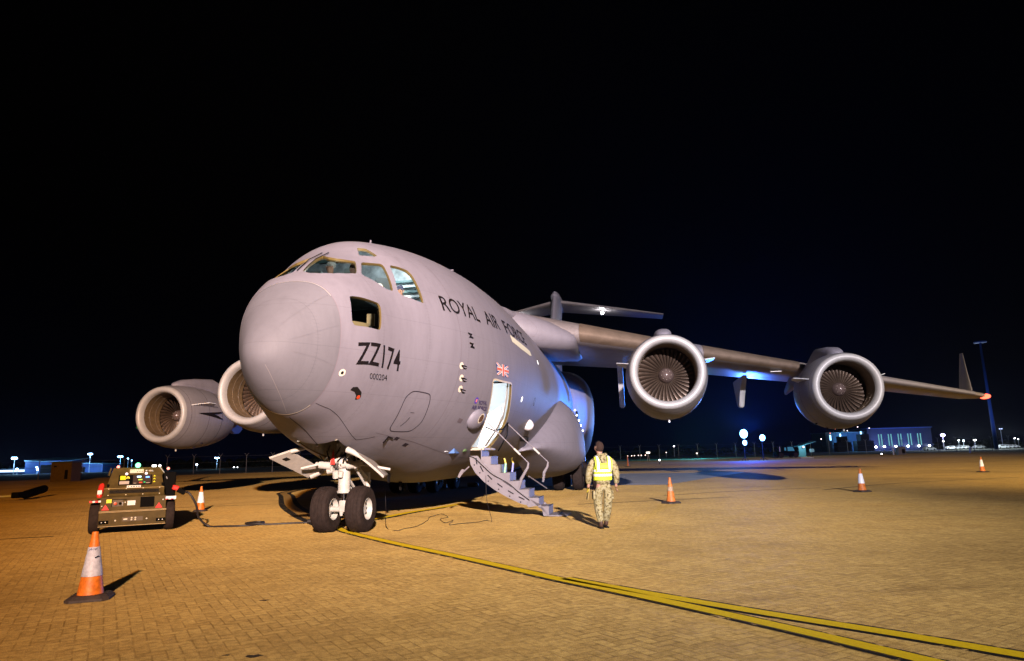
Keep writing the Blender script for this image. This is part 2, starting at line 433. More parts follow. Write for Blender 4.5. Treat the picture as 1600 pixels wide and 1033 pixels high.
for pa in ([(3.0, -1.0), (5.7, -.97), (8.0, -.93), (12, -.9)], [(9.2, 1.5), (9.2, .2), (9.4, -.9)], [(4.4, 1.57), (4.4, .5), (4.6, -.9)],
           [(12.8, 1.5), (12.8, .3)], [(6.9, 1.5), (6.9, .6)]):
    obj('panel_line', rib(path(pa, .15), .010, .004), mat('seam_faint', (.13, .105, .125), .6), fus)
PAN = [(3.24, -.505), (3.10, -.58), (3.24, -.90), (3.36, -.94), (3.95, -.89), (4.05, -.77), (3.88, -.56), (3.78, -.50)]
obj('escape_hatch_outline', rib(dens(rounded(PAN, .3, 4), .05), .022, .005, True), M_SEAM, fus)
obj('hatch_handle', rib([(3.5, -.705), (3.62, -.70)], .012, .005), M_SEAM, fus)
obj('hatch_handle', rib([(3.5, -.86), (3.56, -.80), (3.58, -.75)], .02, .005), M_SEAM, fus)
# door frame lip
obj('door_frame', rib(DOORO, .05, .006, True), mat('door_frame_edge', (.62, .52, .36), .5), fus)
# circular radome-like disc panel and sensor
def circ(x0, p0, r, n=28):
    out = []
    for k in range(n):
        a = 2*pi*k/n; z = surf(x0, p0); d = .05; sc = (surf(x0, p0+d)-z).length/d; sx = (surf(x0+d, p0)-z).length/d
        out.append((x0+r*cos(a)/sx, p0+r*sin(a)/sc))
    return out
obj('round_panel_line', rib(circ(11.4, -.50, .75, 48), .012, .005, True), mat('seam_faint', (.13, .105, .125), .6), fus)
def blister(name, x, p, r, h, m, parent=fus, sx=1.):
    c = surf(x, p); n = (surf(x, p, .1)-c).normalized()
    bm = bmesh.new(); bmesh.ops.create_uvsphere(bm, u_segments=20, v_segments=12, radius=1)
    q = n.to_track_quat('Z', 'Y').to_matrix().to_4x4()
    bmesh.ops.transform(bm, matrix=Matrix.Translation(c) @ q @ Matrix.Diagonal((r*sx, r, h, 1)), verts=bm.verts)
    return obj(name, bm, m, parent, True)
def disc(name, x, p, r, m, off=.008, parent=fus):
    return obj(name, patch(circ(x, p, r), off), m, parent)
M_CREAM = mat('cream_probe', (.75, .68, .55), .5)
blister('missile_sensor', 11.75, -.50, .20, .22, mat('sensor_white', (.75, .72, .74), .4), fus)
c_ = surf(11.75, -.62, .12); obj('sensor_shade', LATHE([(0, .13), (.12, .16), (.16, .1)], 16, 'Z', c_-Vector((0, 0, .14))), M_RUB, fus, True)
blister('landing_light_blister', 6.1, -.575, .30, .16, M_SKIN, fus, 1.3)
c_ = surf(6.09, -.55, .13)
disc('sensor_glass', 6.02, -.545, .105, mat('sensor_glass', (.10, .045, .03), .2), .17)
disc('sensor_ring', 6.02, -.545, .135, M_CREAM, .165)
for k, (x_, p_) in enumerate(((4.56, -.20), (4.66, -.30), (4.75, -.39))):
    pl = disc('probe_plate', x_, p_, .085, M_CREAM, .006)
    c_ = surf(x_, p_, .0); n_ = (surf(x_, p_, .1)-c_).normalized()
    obj('angle_probe', TUBE([c_, c_+n_*.09, c_+n_*.12+Vector((0, .15, 0))], [.02, .02, .008], 8), M_BLACK, pl)
disc('static_port', 1.26, -.50, .075, M_CREAM, .006); disc('static_port_hole', 1.26, -.50, .035, M_BLACK, .010)
# recessed tie-down: dark scoop with a red fitting
obj('tie_down_recess', patch([(1.60, -.70), (1.62, -.655), (1.72, -.64), (1.88, -.68), (1.93, -.73), (1.90, -.77), (1.84, -.79), (1.80, -.74), (1.70, -.70)], .006), M_DARK, fus)
disc('tie_down_fitting', 1.87, -.745, .045, mat('red_fitting', (.55, .06, .02), .4), .012)
for x_, p_ in ((9.29, -.27), (12.14, .20)):
    pass
disc('cabin_window', 9.32, -.275, .085, emat('window_glow', (1, .97, .95), 3.), .008)
disc('cabin_window', 12.3, .20, .085, emat('window_glow', (1, .97, .95), 3.), .008)
obj('small_hatch', rib(circ(11.45, -.26, .13), .02, .006, True), M_SEAM, fus)
for (x_, p_) in ((4.89, .09), (4.93, 0.0)):   # stencil shaped like a leaning black Z with bars
    obj('black_stencil', patch([(x_-.10, p_+.022), (x_-.10, p_+.008), (x_+.0, p_+.004), (x_-.08, p_-.024), (x_+.13, p_-.024), (x_+.13, p_-.008), (x_+.04, p_-.006), (x_+.10, p_+.022)], .006), M_BLACK, fus)
obj('formation_light_strip', patch(dens([(8.1, .30), (8.1, .235), (9.2, .215), (10.6, .20), (11.0, .215), (10.9, .26), (9.5, .28)], .2), .008), mat('formation_strip', (.75, .72, .55), .5, 0, 0, 3, (1, .95, .75), .05), fus)
for (x_, p_, l) in ((5.3, -.62, .2), (4.2, -1.02, .16), (3.7, -.98, .14)):
    obj('small_marking', patch([(x_, p_), (x_+l, p_+.0), (x_+l, p_-.04), (x_, p_-.04)], .005), M_SEAM if l < .2 else mat('seam_faint', (.13, .105, .125), .6), fus)

# ------------------------------------------------------------------ lettering
def text_mesh(s, quad, off=.008, bold=0., slices=True, surface=True, shear=0.):
    """quad: TL, BL, BR, TR in (x,phi) of the skin or 3-d points"""
    cu = bpy.data.curves.new('t', 'FONT'); cu.body = s; cu.size = 1; cu.offset = bold; cu.shear = shear; cu.resolution_u = 3
    o = bpy.data.objects.new('t', cu); COL.objects.link(o); me = baked(o)
    bpy.data.objects.remove(o); bm = bmesh.new(); bm.from_mesh(me)
    bmesh.ops.remove_doubles(bm, verts=bm.verts[:], dist=1e-4)
    xs = [v.co.x for v in bm.verts]; ys = [v.co.y for v in bm.verts]
    x0, x1, y0, y1 = min(xs), max(xs), min(ys), max(ys)
    if slices:
        for k in range(1, int((x1-x0)/.2)):
            bmesh.ops.bisect_plane(bm, geom=bm.verts[:]+bm.edges[:]+bm.faces[:], plane_co=(x0+k*.2, 0, 0), plane_no=(1, 0, 0))
        for k in range(1, 4):
            bmesh.ops.bisect_plane(bm, geom=bm.verts[:]+bm.edges[:]+bm.faces[:], plane_co=(0, y0+(y1-y0)*k/4, 0), plane_no=(0, 1, 0))
    TL, BL, BR, TR = quad
    for v in bm.verts:
        u = (v.co.x-x0)/(x1-x0); w = (v.co.y-y0)/(y1-y0)
        if surface:
            q = [(TL[i]*(1-u)+TR[i]*u)*w+(BL[i]*(1-u)+BR[i]*u)*(1-w) for i in (0, 1)]
            v.co = surf(q[0], q[1], off)
        else:
            v.co = (Vector(TL)*(1-u)+Vector(TR)*u)*w+(Vector(BL)*(1-u)+Vector(BR)*u)*(1-w)
    return bm
def tq(s, quad, off=.009, m=None, bold=0., name='lettering', shear=0.):
    return obj(name, text_mesh(s, quad, off, bold, True, True, shear), m or M_BLACK, fus)
def phi_at(x, z):
    best = min((abs(surf(x, a/400.).z-z), a/400.) for a in range(-600, 600)); return best[1]
def zq(x0, x1, zt0, zb0, zt1, zb1, dx=0.): return [(x0+dx, phi_at(x0+dx, zt0)), (x0, phi_at(x0, zb0)), (x1, phi_at(x1, zb1)), (x1+dx, phi_at(x1+dx, zt1))]
tq('ROYAL', zq(3.95, 5.62, 5.36, 4.98, 5.38, 4.99), bold=.006)
tq('AIR', zq(6.05, 7.15, 5.42, 5.02, 5.46, 5.05), bold=.006)
tq('FORCE', zq(7.75, 10.75, 5.48, 5.07, 5.62, 5.16), bold=.006)
tq('ZZ174', [(1.42, -.125), (1.475, -.39), (2.67, -.34), (2.60, -.14)], bold=.012)
tq('000204', [(1.86, -.455), (1.91, -.515), (2.39, -.455), (2.35, -.40)], bold=.0)
tq('ROYAL', [(5.80, -.418), (5.86, -.452), (6.30, -.43), (6.24, -.396)], bold=.03, m=mat('navy_marking', (.03, .02, .10), .5))
tq('AIR FORCE', [(5.55, -.478), (5.61, -.513), (6.42, -.475), (6.35, -.44)], bold=.03, m=MATS['navy_marking'])

# union flag
def flag_bm():
    W, H = 60, 36; parts = []
    def q(i, pts): parts.append((i, pts))
    return W, H
FQ = [(6.30, -.055), (6.42, -.155), (7.32, -.135), (7.26, -.04)]
def fl(u, w, off):
    TL, BL, BR, TR = FQ
    return surf(*[(TL[i]*(1-u)+TR[i]*u)*w+(BL[i]*(1-u)+BR[i]*u)*(1-w) for i in (0, 1)], off=off)
def poly_on_flag(pts, off, m, name):
    bm = bmesh.new(); bm.faces.new([bm.verts.new(fl(a, b, off)) for a, b in pts]); return bm
def clip_band(a, b, w):
    ax, ay = a; bx, by = b; dx, dy = bx-ax, by-ay
    L = sqrt((dx*60)**2+(dy*36)**2); nx, ny = -dy*36/L, dx*60/L; h = w/2
    pts = [(ax*60+nx*h, ay*36+ny*h), (bx*60+nx*h, by*36+ny*h), (bx*60-nx*h, by*36-ny*h), (ax*60-nx*h, ay*36-ny*h)]
    def clip(P, f, g):
        out = []
        for i in range(len(P)):
            p, q = P[i-1], P[i]
            if f(p) != f(q): out.append(g(p, q))
            if f(q): out.append(q)
        return out
    def gi(ax_, val):
        def g(p, q):
            t = (val-p[ax_])/(q[ax_]-p[ax_]); return tuple(p[i]+(q[i]-p[i])*t for i in (0, 1))
        return g
    for ax_, val, s in ((0, 0, 1), (0, 60, -1), (1, 0, 1), (1, 36, -1)):
        pts = clip(pts, lambda p: s*(p[ax_]-val) >= -1e-6, gi(ax_, val))
    return [(p[0]/60, p[1]/36) for p in pts]
fb = obj('union_flag', poly_on_flag([(0, 0), (1, 0), (1, 1), (0, 1)], .008, None, ''), mat('flag_blue', (.01, .02, .22), .5), fus)
mw = mat('flag_white', (.8, .8, .82), .5); mr = mat('flag_red', (.75, .14, .05), .5)
e_ = .08
for a, b in (((-e_, -e_), (1+e_, 1+e_)), ((-e_, 1+e_), (1+e_, -e_))):
    obj('flag_stripe', poly_on_flag(clip_band(a, b, 7.5), .012 if a[1] < 0 else .0125, None, ''), mw, fb)
    obj('flag_stripe', poly_on_flag(clip_band(a, b, 2.6), .016 if a[1] < 0 else .0165, None, ''), mr, fb)
for pts, o_, m_ in (([(0, .33), (1, .33), (1, .67), (0, .67)], .020, mw), ([(.4, 0), (.6, 0), (.6, 1), (.4, 1)], .0205, mw),
                    ([(0, .40), (1, .40), (1, .60), (0, .60)], .024, mr), ([(.44, 0), (.56, 0), (.56, 1), (.44, 1)], .0245, mr)):
    obj('flag_stripe', poly_on_flag(pts, o_, None, ''), m_, fb)
# roundel
rd = disc('roundel', 5.66, -.43, .085, mat('roundel_blue', (.07, .03, .45), .5), .008)
disc('roundel_centre', 5.66, -.43, .045, mat('roundel_pink', (.75, .25, .2), .5), .012, rd)

# ------------------------------------------------------------------ cockpit and crew compartment interior
def shell_box(x0, x1, y0, y1, z0, z1, m, name, sides='xXyYzZ', parent=None, th=.03):
    for s in sides:
        if s == 'x': c, d = (x0, (y0+y1)/2, (z0+z1)/2), (th, y1-y0, z1-z0)
        if s == 'X': c, d = (x1, (y0+y1)/2, (z0+z1)/2), (th, y1-y0, z1-z0)
        if s == 'y': c, d = ((x0+x1)/2, y0, (z0+z1)/2), (x1-x0, th, z1-z0)
        if s == 'Y': c, d = ((x0+x1)/2, y1, (z0+z1)/2), (x1-x0, th, z1-z0)
        if s == 'z': c, d = ((x0+x1)/2, (y0+y1)/2, z0), (x1-x0, y1-y0, th)
        if s == 'Z': c, d = ((x0+x1)/2, (y0+y1)/2, z1), (x1-x0, y1-y0, th)
        obj(name, BOX(A(*c), (d[1], d[0], d[2])), m, parent or fus)
M_CKP = mat('cockpit_grey', (.10, .17, .18), .6, 0, .3, 6)
obj('cockpit_floor', BOX(A(3.0, 0, 4.93), (2.2, 3.0, .05)), M_CKP, fus)
def section_wall(name, x, z0, z1, m, y0=None, parent=None):
    P = [surf(x, -pi/2+2*pi*k/160, -.09) for k in range(160)]
    P = [p for p in P if z0 <= p.z <= z1 and (y0 is None or p.x >= y0)]
    if y0 is None:
        P.sort(key=lambda p: atan2(p.z-(z0+z1)/2, p.x))
    else:
        P.sort(key=lambda p: p.z); P = P + [Vector((y0, x, P[-1].z)), Vector((y0, x, P[0].z))]
    return obj(name, SLAB(P, 0, (0, .03, 0)), m, parent or fus)
section_wall('cockpit_bulkhead', 4.4, 4.93, 7.2, mat('bulkhead_teal', (.44, .47, .49), .6, 0, .4, 5))
obj('instrument_panel', BOX(A(1.95, 0, 5.15), (1.3, .35, .42), Matrix.Rotation(.3, 3, 'X')), mat('panel_dark', (.03, .035, .04), .5), fus)
obj('overhead_panel', BOX(A(2.85, 0, 6.08), (.6, .4, .05), Matrix.Rotation(.45, 3, 'X'), .01), mat('panel_teal', (.07, .16, .17), .5), fus)
obj('glareshield', BOX(A(2.05, .1, 5.30), (.95, .4, .05), Matrix.Rotation(.25, 3, 'X')), M_RUB, fus)
obj('cockpit_ceiling', SLAB([A(2.85, -.38, 6.06), A(2.85, .38, 6.06), A(4.3, .8, 6.45), A(4.3, -.8, 6.45)], .03), mat('ceiling_dark', (.05, .06, .065), .7), fus)
for k in range(9):
    obj('overhead_switches', BOX(A(2.95+.12*(k % 3), -.25+.22*(k//3), 6.06+.035*(k % 3)), (.16, .07, .03)), M_INNER if k % 2 else M_RUB, fus)
for k in range(5): obj('cockpit_equipment', BOX(A(3.3+.15*k, 1.15-.12*k, 5.15+.09*(k % 3)), (.16, .16, .18), Matrix.Rotation(.4*k, 3, 'Z'), .02), (M_RUB, M_CKP, M_INNER)[k % 3], fus)
for s_ in (-.03, .07):
    wp_ = obj('wiper_arm', TUBE([surf(1.42, pi/2-s_, .03), surf(1.9, pi/2-s_, .04), surf(2.5, pi/2-s_, .03)], .010, 8), M_RUB, fus)
for y_ in (-.42, .42):
    s_ = obj('crew_seat', BOX(A(2.95, y_, 5.35), (.48, .14, .75), None, .04), mat('seat_fleece', (.35, .42, .42), .8), fus)
    obj('headrest', BOX(A(2.97, y_, 5.80), (.28, .1, .18), None, .03), mat('seat_fleece', (.35, .42, .42), .8), s_)
obj('cockpit_ladder_panel', BOX(A(3.75, .95, 5.45), (.42, .05, .75)), mat('bright_panel', (.78, .8, .8), .5), fus)
for k in range(7):
    obj('equipment_rack_shelf', BOX(A(4.35, 1.45, 5.08+k*.13), (.9, .12, .055)), M_INNER if k % 2 else M_CKP, fus)
lamp('cockpit_lamp', 'POINT', A(3.45, .45, 6.25), 34, (.85, .95, 1.0), .08, parent=AC)
lamp('pilot_fill', 'POINT', A(2.15, .35, 5.62), 3.5, (1, .95, .85), .05, parent=AC)  # unseen fill lamp added to lighten the front pilot
lamp('cockpit_lamp_side', 'POINT', A(3.9, 1.2, 5.95), 22, (.9, .97, 1.0), .08, parent=AC)
obj('cockpit_dome_lamp', LATHE([(0, .07), (.03, .07), (.04, .03)], 16, 'Z', A(3.0, .55, 6.15)), emat('dome_lamp', (1, 1, 1), 14), fus)
# lower compartment behind the chin window
shell_box(1.75, 2.9, .0, 1.2, 3.9, 4.88, mat('compartment_dark', (.03, .025, .02), .8), 'compartment_wall', 'Xyz')
obj('compartment_box', BOX(A(1.72, 1.12, 4.22), (.30, .40, .22), Matrix.Rotation(-.5, 3, 'Z')), M_TAN, fus)
obj('compartment_panel', BOX(A(2.1, 1.28, 4.46), (.16, .05, .26)), M_TAN, fus)
# vestibule behind the crew door
M_VEST = mat('vestibule_white', (.82, .83, .84), .5)
shell_box(5.95, 9.3, 1.2, 2.35, 1.70, 3.85, M_VEST, 'vestibule_wall', 'y')
section_wall('vestibule_wall', 5.95, 1.72, 3.86, M_VEST, 1.2); section_wall('vestibule_wall', 9.3, 1.72, 3.86, M_VEST, 1.2)
obj('vestibule_floor', SLAB([A(5.95, 1.2, 1.74), A(5.95, 1.78, 1.74), A(7.0, 2.0, 1.74), A(9.3, 2.25, 1.74), A(9.3, 1.2, 1.74)], .02), M_VEST, fus)
obj('vestibule_ceiling', BOX(A(7.6, 2.05, 3.87), (1.7, 3.3, .03)), mat('vestibule_ceiling', (.45, .62, .72), .5), fus)
obj('vestibule_locker', BOX(A(6.45, 1.7, 2.1), (.5, .5, .8)), mat('locker_blue', (.08, .18, .45), .5), fus)
obj('vestibule_bag', BOX(A(6.9, 1.95, 1.98), (.3, .28, .5), None, .06), mat('green_bag', (.12, .22, .08), .7), fus)
obj('door_jamb', patch([(7.80, -.17), (7.62, -.17), (7.82, -.30), (8.22, -.50), (8.40, -.80), (8.68, -.80), (8.45, -.50), (7.98, -.29)], -.10), mat('jamb_grey', (.5, .49, .47), .5), fus)
lamp('vestibule_lamp', 'POINT', A(7.5, 1.9, 3.55), 95, (.92, .97, 1.0), .1, parent=AC)
obj('vestibule_dome_lamp', LATHE([(0, .09), (.04, .08), (.05, .03)], 16, 'Z', A(7.15, 2.35, 3.62)), emat('dome_lamp', (1, 1, 1), 14), fus)

# ------------------------------------------------------------------ wings
def airfoil(n=22, t=.13):
    up, lo = [], []
    for i in range(n+1):
        x = (1-cos(pi*i/n))/2
        y = 5*t*(.2969*sqrt(x)-.126*x-.3516*x*x+.2843*x**3-.1036*x**4)
        cam_ = .018*sin(pi*min(1, x))
        up.append((x, y+cam_)); lo.append((x, -y*.85+cam_))
    return up[::-1] + lo[1:]
def wing_mesh(secs, n=22, frac=None):
    """secs: (x_le, y, z_le, chord, t, twist_deg)"""
    bm = bmesh.new(); rings = []
    for (x, y, z, c, t, tw) in secs:
        ring = []
        for (u, w) in airfoil(n, t):
            dx, dz = u*c, w*c; a = radians(tw)
            ring.append(bm.verts.new(A(x+dx*cos(a)+dz*sin(a), y, z-dx*sin(a)+dz*cos(a))))
        rings.append(ring)
    N = len(rings[0])
    for i in range(len(rings)-1):
        for k in range(N): bm.faces.new((rings[i][k], rings[i][(k+1) % N], rings[i+1][(k+1) % N], rings[i+1][k]))
    bm.faces.new(rings[0]); bm.faces.new(rings[-1])
    return bm
ZR, ZT, YT = 6.66, 4.02, 24.2
def le(y):  # leading edge of the wing at span station y
    t = (y-4.2)/(YT-4.2); return 16.9 + t*(27.0-16.9), ZR + t*(ZT-ZR)
def sec(y, grow=0., dz=0.):
    x, z = le(y); t = max(0, (y-2.0)/(YT-2.0))
    c = 9.6*(1-t)+2.9*t + (1.5*max(0, (7.5-y)/5.5) if y < 7.5 else 0)
    th = .150*(1-t)+.115*t
    return (x-grow, y, z+dz, c+grow, th, 1.5-2.5*t)
M_UNDER = paint('wing_under_paint', (.29, .25, .25), (.22, .19, .19), .36)
M_SLAT = mat('slat_bronze', (.34, .25, .19), .34, .55, .12, 3)
for sgn in (1, -1):
    S_ = Matrix.Diagonal((sgn, 1, 1, 1))
    def put(name, bm, m, parent, sm=40):
        bmesh.ops.transform(bm, matrix=S_, verts=bm.verts); return obj(name, bm, m, parent, sm)
    w_ = put('wing', wing_mesh([sec(y) for y in (1.5, 4.2, 7.8, 11, 14.7, 19, 22.5, YT)]), M_UNDER, AC)
    # leading-edge slats: bare bronze panels set proud of the nose
    for a, b, mm in ((4.5, 7.5, M_SLAT), (8.6, 9.7, M_SKIN), (9.8, 14.3, M_SLAT), (15.2, 23.6, M_SKIN)):
        sl = bmesh.new(); rings = []
        for i in range(5):
            y = a+(b-a)*i/4; x, y_, z, c, t, tw = sec(y, .06, .02)
            pts = [(u, w) for (u, w) in airfoil(30, t*1.02) if u < .085]
            ring = [sl.verts.new(A(x+u*c, y, z+w*c)) for u, w in pts]; rings.append(ring)
        for i in range(4):
            for k in range(len(rings[0])-1): sl.faces.new((rings[i][k], rings[i][k+1], rings[i+1][k+1], rings[i+1][k]))
            sl.faces.new((rings[i][-1], rings[i][0], rings[i+1][0], rings[i+1][-1]))
        sl.faces.new(rings[0]); sl.faces.new(rings[-1])
        put('leading_edge_slat', sl, mm, w_)
    # root glove: rounded fairing between the crown hump and the first slat
    x4, z4 = le(4.2)
    gl = bmesh.new(); rings = []
    for (y, x, zc, rz, L) in ((1.0, 15.2, 6.9, .85, 9), (2.2, 15.4, 6.75, .75, 8), (3.2, 15.9, 6.55, .62, 7), (3.7, 16.3, 6.44, .53, 6), (4.05, 16.55, 6.38, .45, 6), (4.28, 16.8, 6.36, .34, 5), (4.36, 17.1, 6.36, .2, 4)):
        ring = []
        for k in range(24):
            a_ = 2*pi*k/24; u = cos(a_); w = sin(a_)
            ring.append(gl.verts.new(A(x+(1-u)*.5*L if u < 0 else x+(1-u)*.9, y, zc+w*rz)))
        rings.append(ring)
    for i in range(len(rings)-1):
        for k in range(24): gl.faces.new((rings[i][k], rings[i][(k+1) % 24], rings[i+1][(k+1) % 24], rings[i+1][k]))
    gl.faces.new(rings[-1]); gl.faces.new(rings[0])
    put('wing_root_fairing', gl, M_SKIN, w_)
    # winglet
    xl, zl = le(23.9)
    wl = bmesh.new(); rings = []
    for (h, dx, dy, c, t) in ((0, .35, -.15, 1.7, .09), (.25, .50, .02, 1.45, .08), (1.2, .95, .12, .95, .07), (2.3, 1.45, .25, .38, .06)):
        ring = [wl.verts.new(A(xl+dx+u*c, 23.75+dy+w*c, zl+.05+h)) for u, w in airfoil(12, t)]; rings.append(ring)
    for i in range(3):
        for k in range(len(rings[0])): wl.faces.new((rings[i][k], rings[i][(k+1) % len(rings[0])], rings[i+1][(k+1) % len(rings[0])], rings[i+1][k]))
    wl.faces.new(rings[0]); wl.faces.new(rings[-1])
    put('winglet', wl, M_SKIN, w_)
    bm = bmesh.new(); bmesh.ops.create_uvsphere(bm, u_segments=14, v_segments=10, radius=1)
    xt_, zt_ = le(24.25)
    bmesh.ops.transform(bm, matrix=Matrix.Translation(A(xt_+.25, 24.28, zt_-.02)) @ Matrix.Diagonal((.20, .42, .13, 1)), verts=bm.verts)
    put('navigation_light', bm, emat('nav_red', (1, .10, .05), 5) if sgn > 0 else mat('nav_green_glass', (.02, .2, .06), .3), w_)
    # flap hinge fairings hanging below the wing
    for y, dz, L in ((6.0, 1.75, 3.0), (12.2, 1.05, 3.0), (18.6, .55, 2.0)):
        x, z = le(y); c = sec(y)[3]; zb_ = z-.75; xa = x+c*.62
        fb2 = bmesh.new()
        prof = [(xa-.5, zb_+.5), (xa+.9, zb_-.15-dz*.25), (xa+1.3, zb_-dz*.95), (xa+1.5, zb_-dz), (xa+2.0, zb_-dz*.92), (xa+2.3, zb_-dz*.5), (xa+L, zb_+.5)]
        slab(fb2, [A(px, y-.13, pz) for px, pz in prof], 0, A(0, .26, 0))
        bmesh.ops.bevel(fb2, geom=fb2.edges[:], offset=.05, segments=2, affect='EDGES')
        put('flap_hinge_fairing', fb2, mat('fairing_white', (.58, .57, .58), .4), w_)
    # flap lower surface panel, slightly darker
    fl2 = bmesh.new()
    a1, a2 = sec(4.8), sec(20)
    for s1 in ():
        pass
    fl2.free()
    for y in (9.0, 13.2, 17.8):
        x, z = le(y); c = sec(y)[3]
        put('aileron_vent', BOX(A(x+.5, y, z-.30), (.5, .12, .03)), mat('vent_pale', (.7, .68, .66), .5), w_)

# crown hump over the wing box
hump = bmesh.new(); rings = []
for x, zc, rz, ry in ((12.5, 7.45, .03, .6), (13.5, 7.40, .28, 1.2), (15, 7.3, .44, 1.9), (17, 7.2, .58, 2.4), (20, 7.15, .68, 2.6), (24, 7.15, .68, 2.6), (29, 7.2, .5, 2.2), (33, 7.3, .1, .8)):
    rings.append([hump.verts.new(A(x, ry*cos(2*pi*k/32), zc+rz*sin(2*pi*k/32))) for k in range(32)])
for i in range(len(rings)-1):
    for k in range(32): hump.faces.new((rings[i][k], rings[i][(k+1) % 32], rings[i+1][(k+1) % 32], rings[i+1][k]))
hump.faces.new(rings[0]); hump.faces.new(rings[-1])
obj('wing_box_fairing', hump, M_SKIN, AC, True)
# antennas on the crown
ant = obj('blade_antenna', SLAB([surf(11.0, 1.45), surf(11.35, 1.45), surf(11.35, 1.45)+Vector((0, 0, .28)), surf(11.15, 1.45)+Vector((0, 0, .30))], .05), M_SKIN, AC)
obj('antenna_bar', TUBE([surf(11.2, 1.45)+Vector((-.25, 0, .34)), surf(11.2, 1.45)+Vector((.3, 0, .34))], .025), M_SKIN, ant)
obj('blade_antenna', SLAB([surf(4.6, 1.5, -.02), surf(4.75, 1.5, -.02), surf(4.7, 1.5, .12)], .03), M_SKIN, AC)
# ------------------------------------------------------------------ tail
def fin_mesh():
    bm = bmesh.new(); rings = []
    for (x, z, c, t) in ((42.5, 6.6, 9.5, .11), (44.3, 9.5, 8.3, .11), (46.6, 13, 7.0, .11), (48.6, 15.9, 6.2, .12), (48.9, 16.4, 5.6, .10)):
        rings.append([bm.verts.new(A(x+u*c, w*c, z)) for u, w in [(a, b-.018*sin(pi*a)) for a, b in airfoil(16, t*1.15)]])
    N = len(rings[0])
    for i in range(len(rings)-1):
        for k in range(N): bm.faces.new((rings[i][k], rings[i][(k+1) % N], rings[i+1][(k+1) % N], rings[i+1][k]))
    bm.faces.new(rings[0]); bm.faces.new(rings[-1]); return bm
fin = obj('vertical_fin', fin_mesh(), M_SKIN, AC, 40)
bul = bmesh.new()
lathe(bul, [(48.6, .01), (48.7, .2), (49.2, .38), (50.2, .46), (53, .5), (56, .15)], 24, 'Y', (0, 0, 16.0))
obj('fin_top_fairing', bul, M_SKIN, fin, True)
for sgn in (1, -1):
    bm = wing_mesh([(50.2, .2, 15.75, 5.2, .10, 0), (52.3, 5, 15.30, 4.0, .10, 0), (54.4, 9.9, 14.80, 2.6, .09, 0)], 14)
    bmesh.ops.transform(bm, matrix=Matrix.Diagonal((sgn, 1, 1, 1)), verts=bm.verts)
    sb = obj('tailplane', bm, M_UNDER, AC, 40)
    bm = bmesh.new(); bmesh.ops.create_uvsphere(bm, u_segments=14, v_segments=10, radius=.14)
    bmesh.ops.translate(bm, vec=A(53.1, sgn*4.1, 15.0), verts=bm.verts)
    obj('tail_floodlight', bm, emat('tail_lamp', (.95, .97, 1), 40), sb, True)
    lamp('tail_floodlight_beam', 'POINT', A(53.0, sgn*4.1, 14.72), 120, (.9, .95, 1), .12, parent=AC)

# ------------------------------------------------------------------ sponsons (main gear pods)
def pod(secs, name, n=28):
    bm = bmesh.new(); rings = []
    for (x, yin, yout, zb, zt, zm) in secs:
        ring = []
        for k in range(n+1):
            a_ = -pi/2 + pi*k/n; c, s = cos(a_), sin(a_)
            y = yin + (yout-yin)*abs(c)**.8
            z = zm + (zt-zm if s > 0 else zm-zb)*math.copysign(abs(s)**.9, s)
            ring.append(bm.verts.new(A(x, y, z)))
        rings.append(ring)
    for i in range(len(rings)-1):
        for k in range(n): bm.faces.new((rings[i][k], rings[i][k+1], rings[i+1][k+1], rings[i+1][k]))
        bm.faces.new((rings[i][n], rings[i][0], rings[i+1][0], rings[i+1][n]))
    bm.faces.new(rings[0]); bm.faces.new(rings[-1][::-1]); return bm
FP = [(13.7, 2.0, 2.6, 1.75, 1.9, 1.8), (14.3, 2.0, 3.05, 1.70, 2.15, 1.9), (15, 2.0, 3.5, 1.50, 2.7, 1.95), (16, 2.0, 3.95, 1.18, 3.3, 1.9), (17, 2.0, 4.25, .88, 3.8, 1.8),
      (18, 2.0, 4.42, .67, 4.2, 1.7), (18.8, 2.0, 4.42, .62, 4.3, 1.7), (19.5, 2.0, 4.2, .68, 4.0, 1.7), (20.2, 2.0, 3.8, .8, 3.5, 1.7), (21, 2.0, 3.1, 1.0, 3.0, 1.7)]
AP = [(24.0, 2.4, 2.8, 1.4, 5.2, 4.0), (24.8, 2.4, 3.5, 1.2, 5.8, 4.2), (25.8, 2.4, 4.05, 1.05, 6.15, 4.3), (27.2, 2.4, 4.32, 1.0, 6.3, 4.4), (29.5, 2.4, 4.25, .95, 6.3, 4.3), (33, 2.4, 3.8, 1.1, 5.6, 3.9), (37, 2.4, 2.8, 2.0, 4.5, 3.2)]
for sgn in (1, -1):
    for nm, sc in (('gear_pod', FP), ('gear_pod_rear', AP)):
        bm = pod(sc, nm); bmesh.ops.transform(bm, matrix=Matrix.Diagonal((sgn, 1, 1, 1)), verts=bm.verts)
        pd = obj(nm, bm, M_SKIN, AC, 60)
    # main wheels, two rows of three
    for x_ in (20.6, 24.2):
        mg = obj('main_gear_beam', BOX(A(x_, sgn*3.9, .85), (2.2, .25, .3)), M_DARK, AC)
        obj('main_gear_leg', TUBE([A(x_, sgn*3.9, .8), A(x_, sgn*3.8, 1.9)], .16), M_WHITE, mg)
        for y_ in (3.0, 3.9, 4.8):
            wb = obj('main_wheel', LATHE([(-.23, .30), (-.25, .48), (-.2, .60), (-.1, .635), (.1, .635), (.2, .60), (.25, .48), (.23, .30)], 32, 'X', A(x_, sgn*y_, .635), True), M_TYRE, AC, 40)
            obj('wheel_rim', LATHE([(-.18, .0), (-.18, .30), (.18, .30), (.18, 0)], 20, 'X', A(x_, sgn*y_, .635)), mat('rim_grey', (.4, .4, .4), .4), wb, 40)
for x_, z_ in ((12.9, 1.75), (14.2, 1.35), (13.3, 2.2)):
    pass
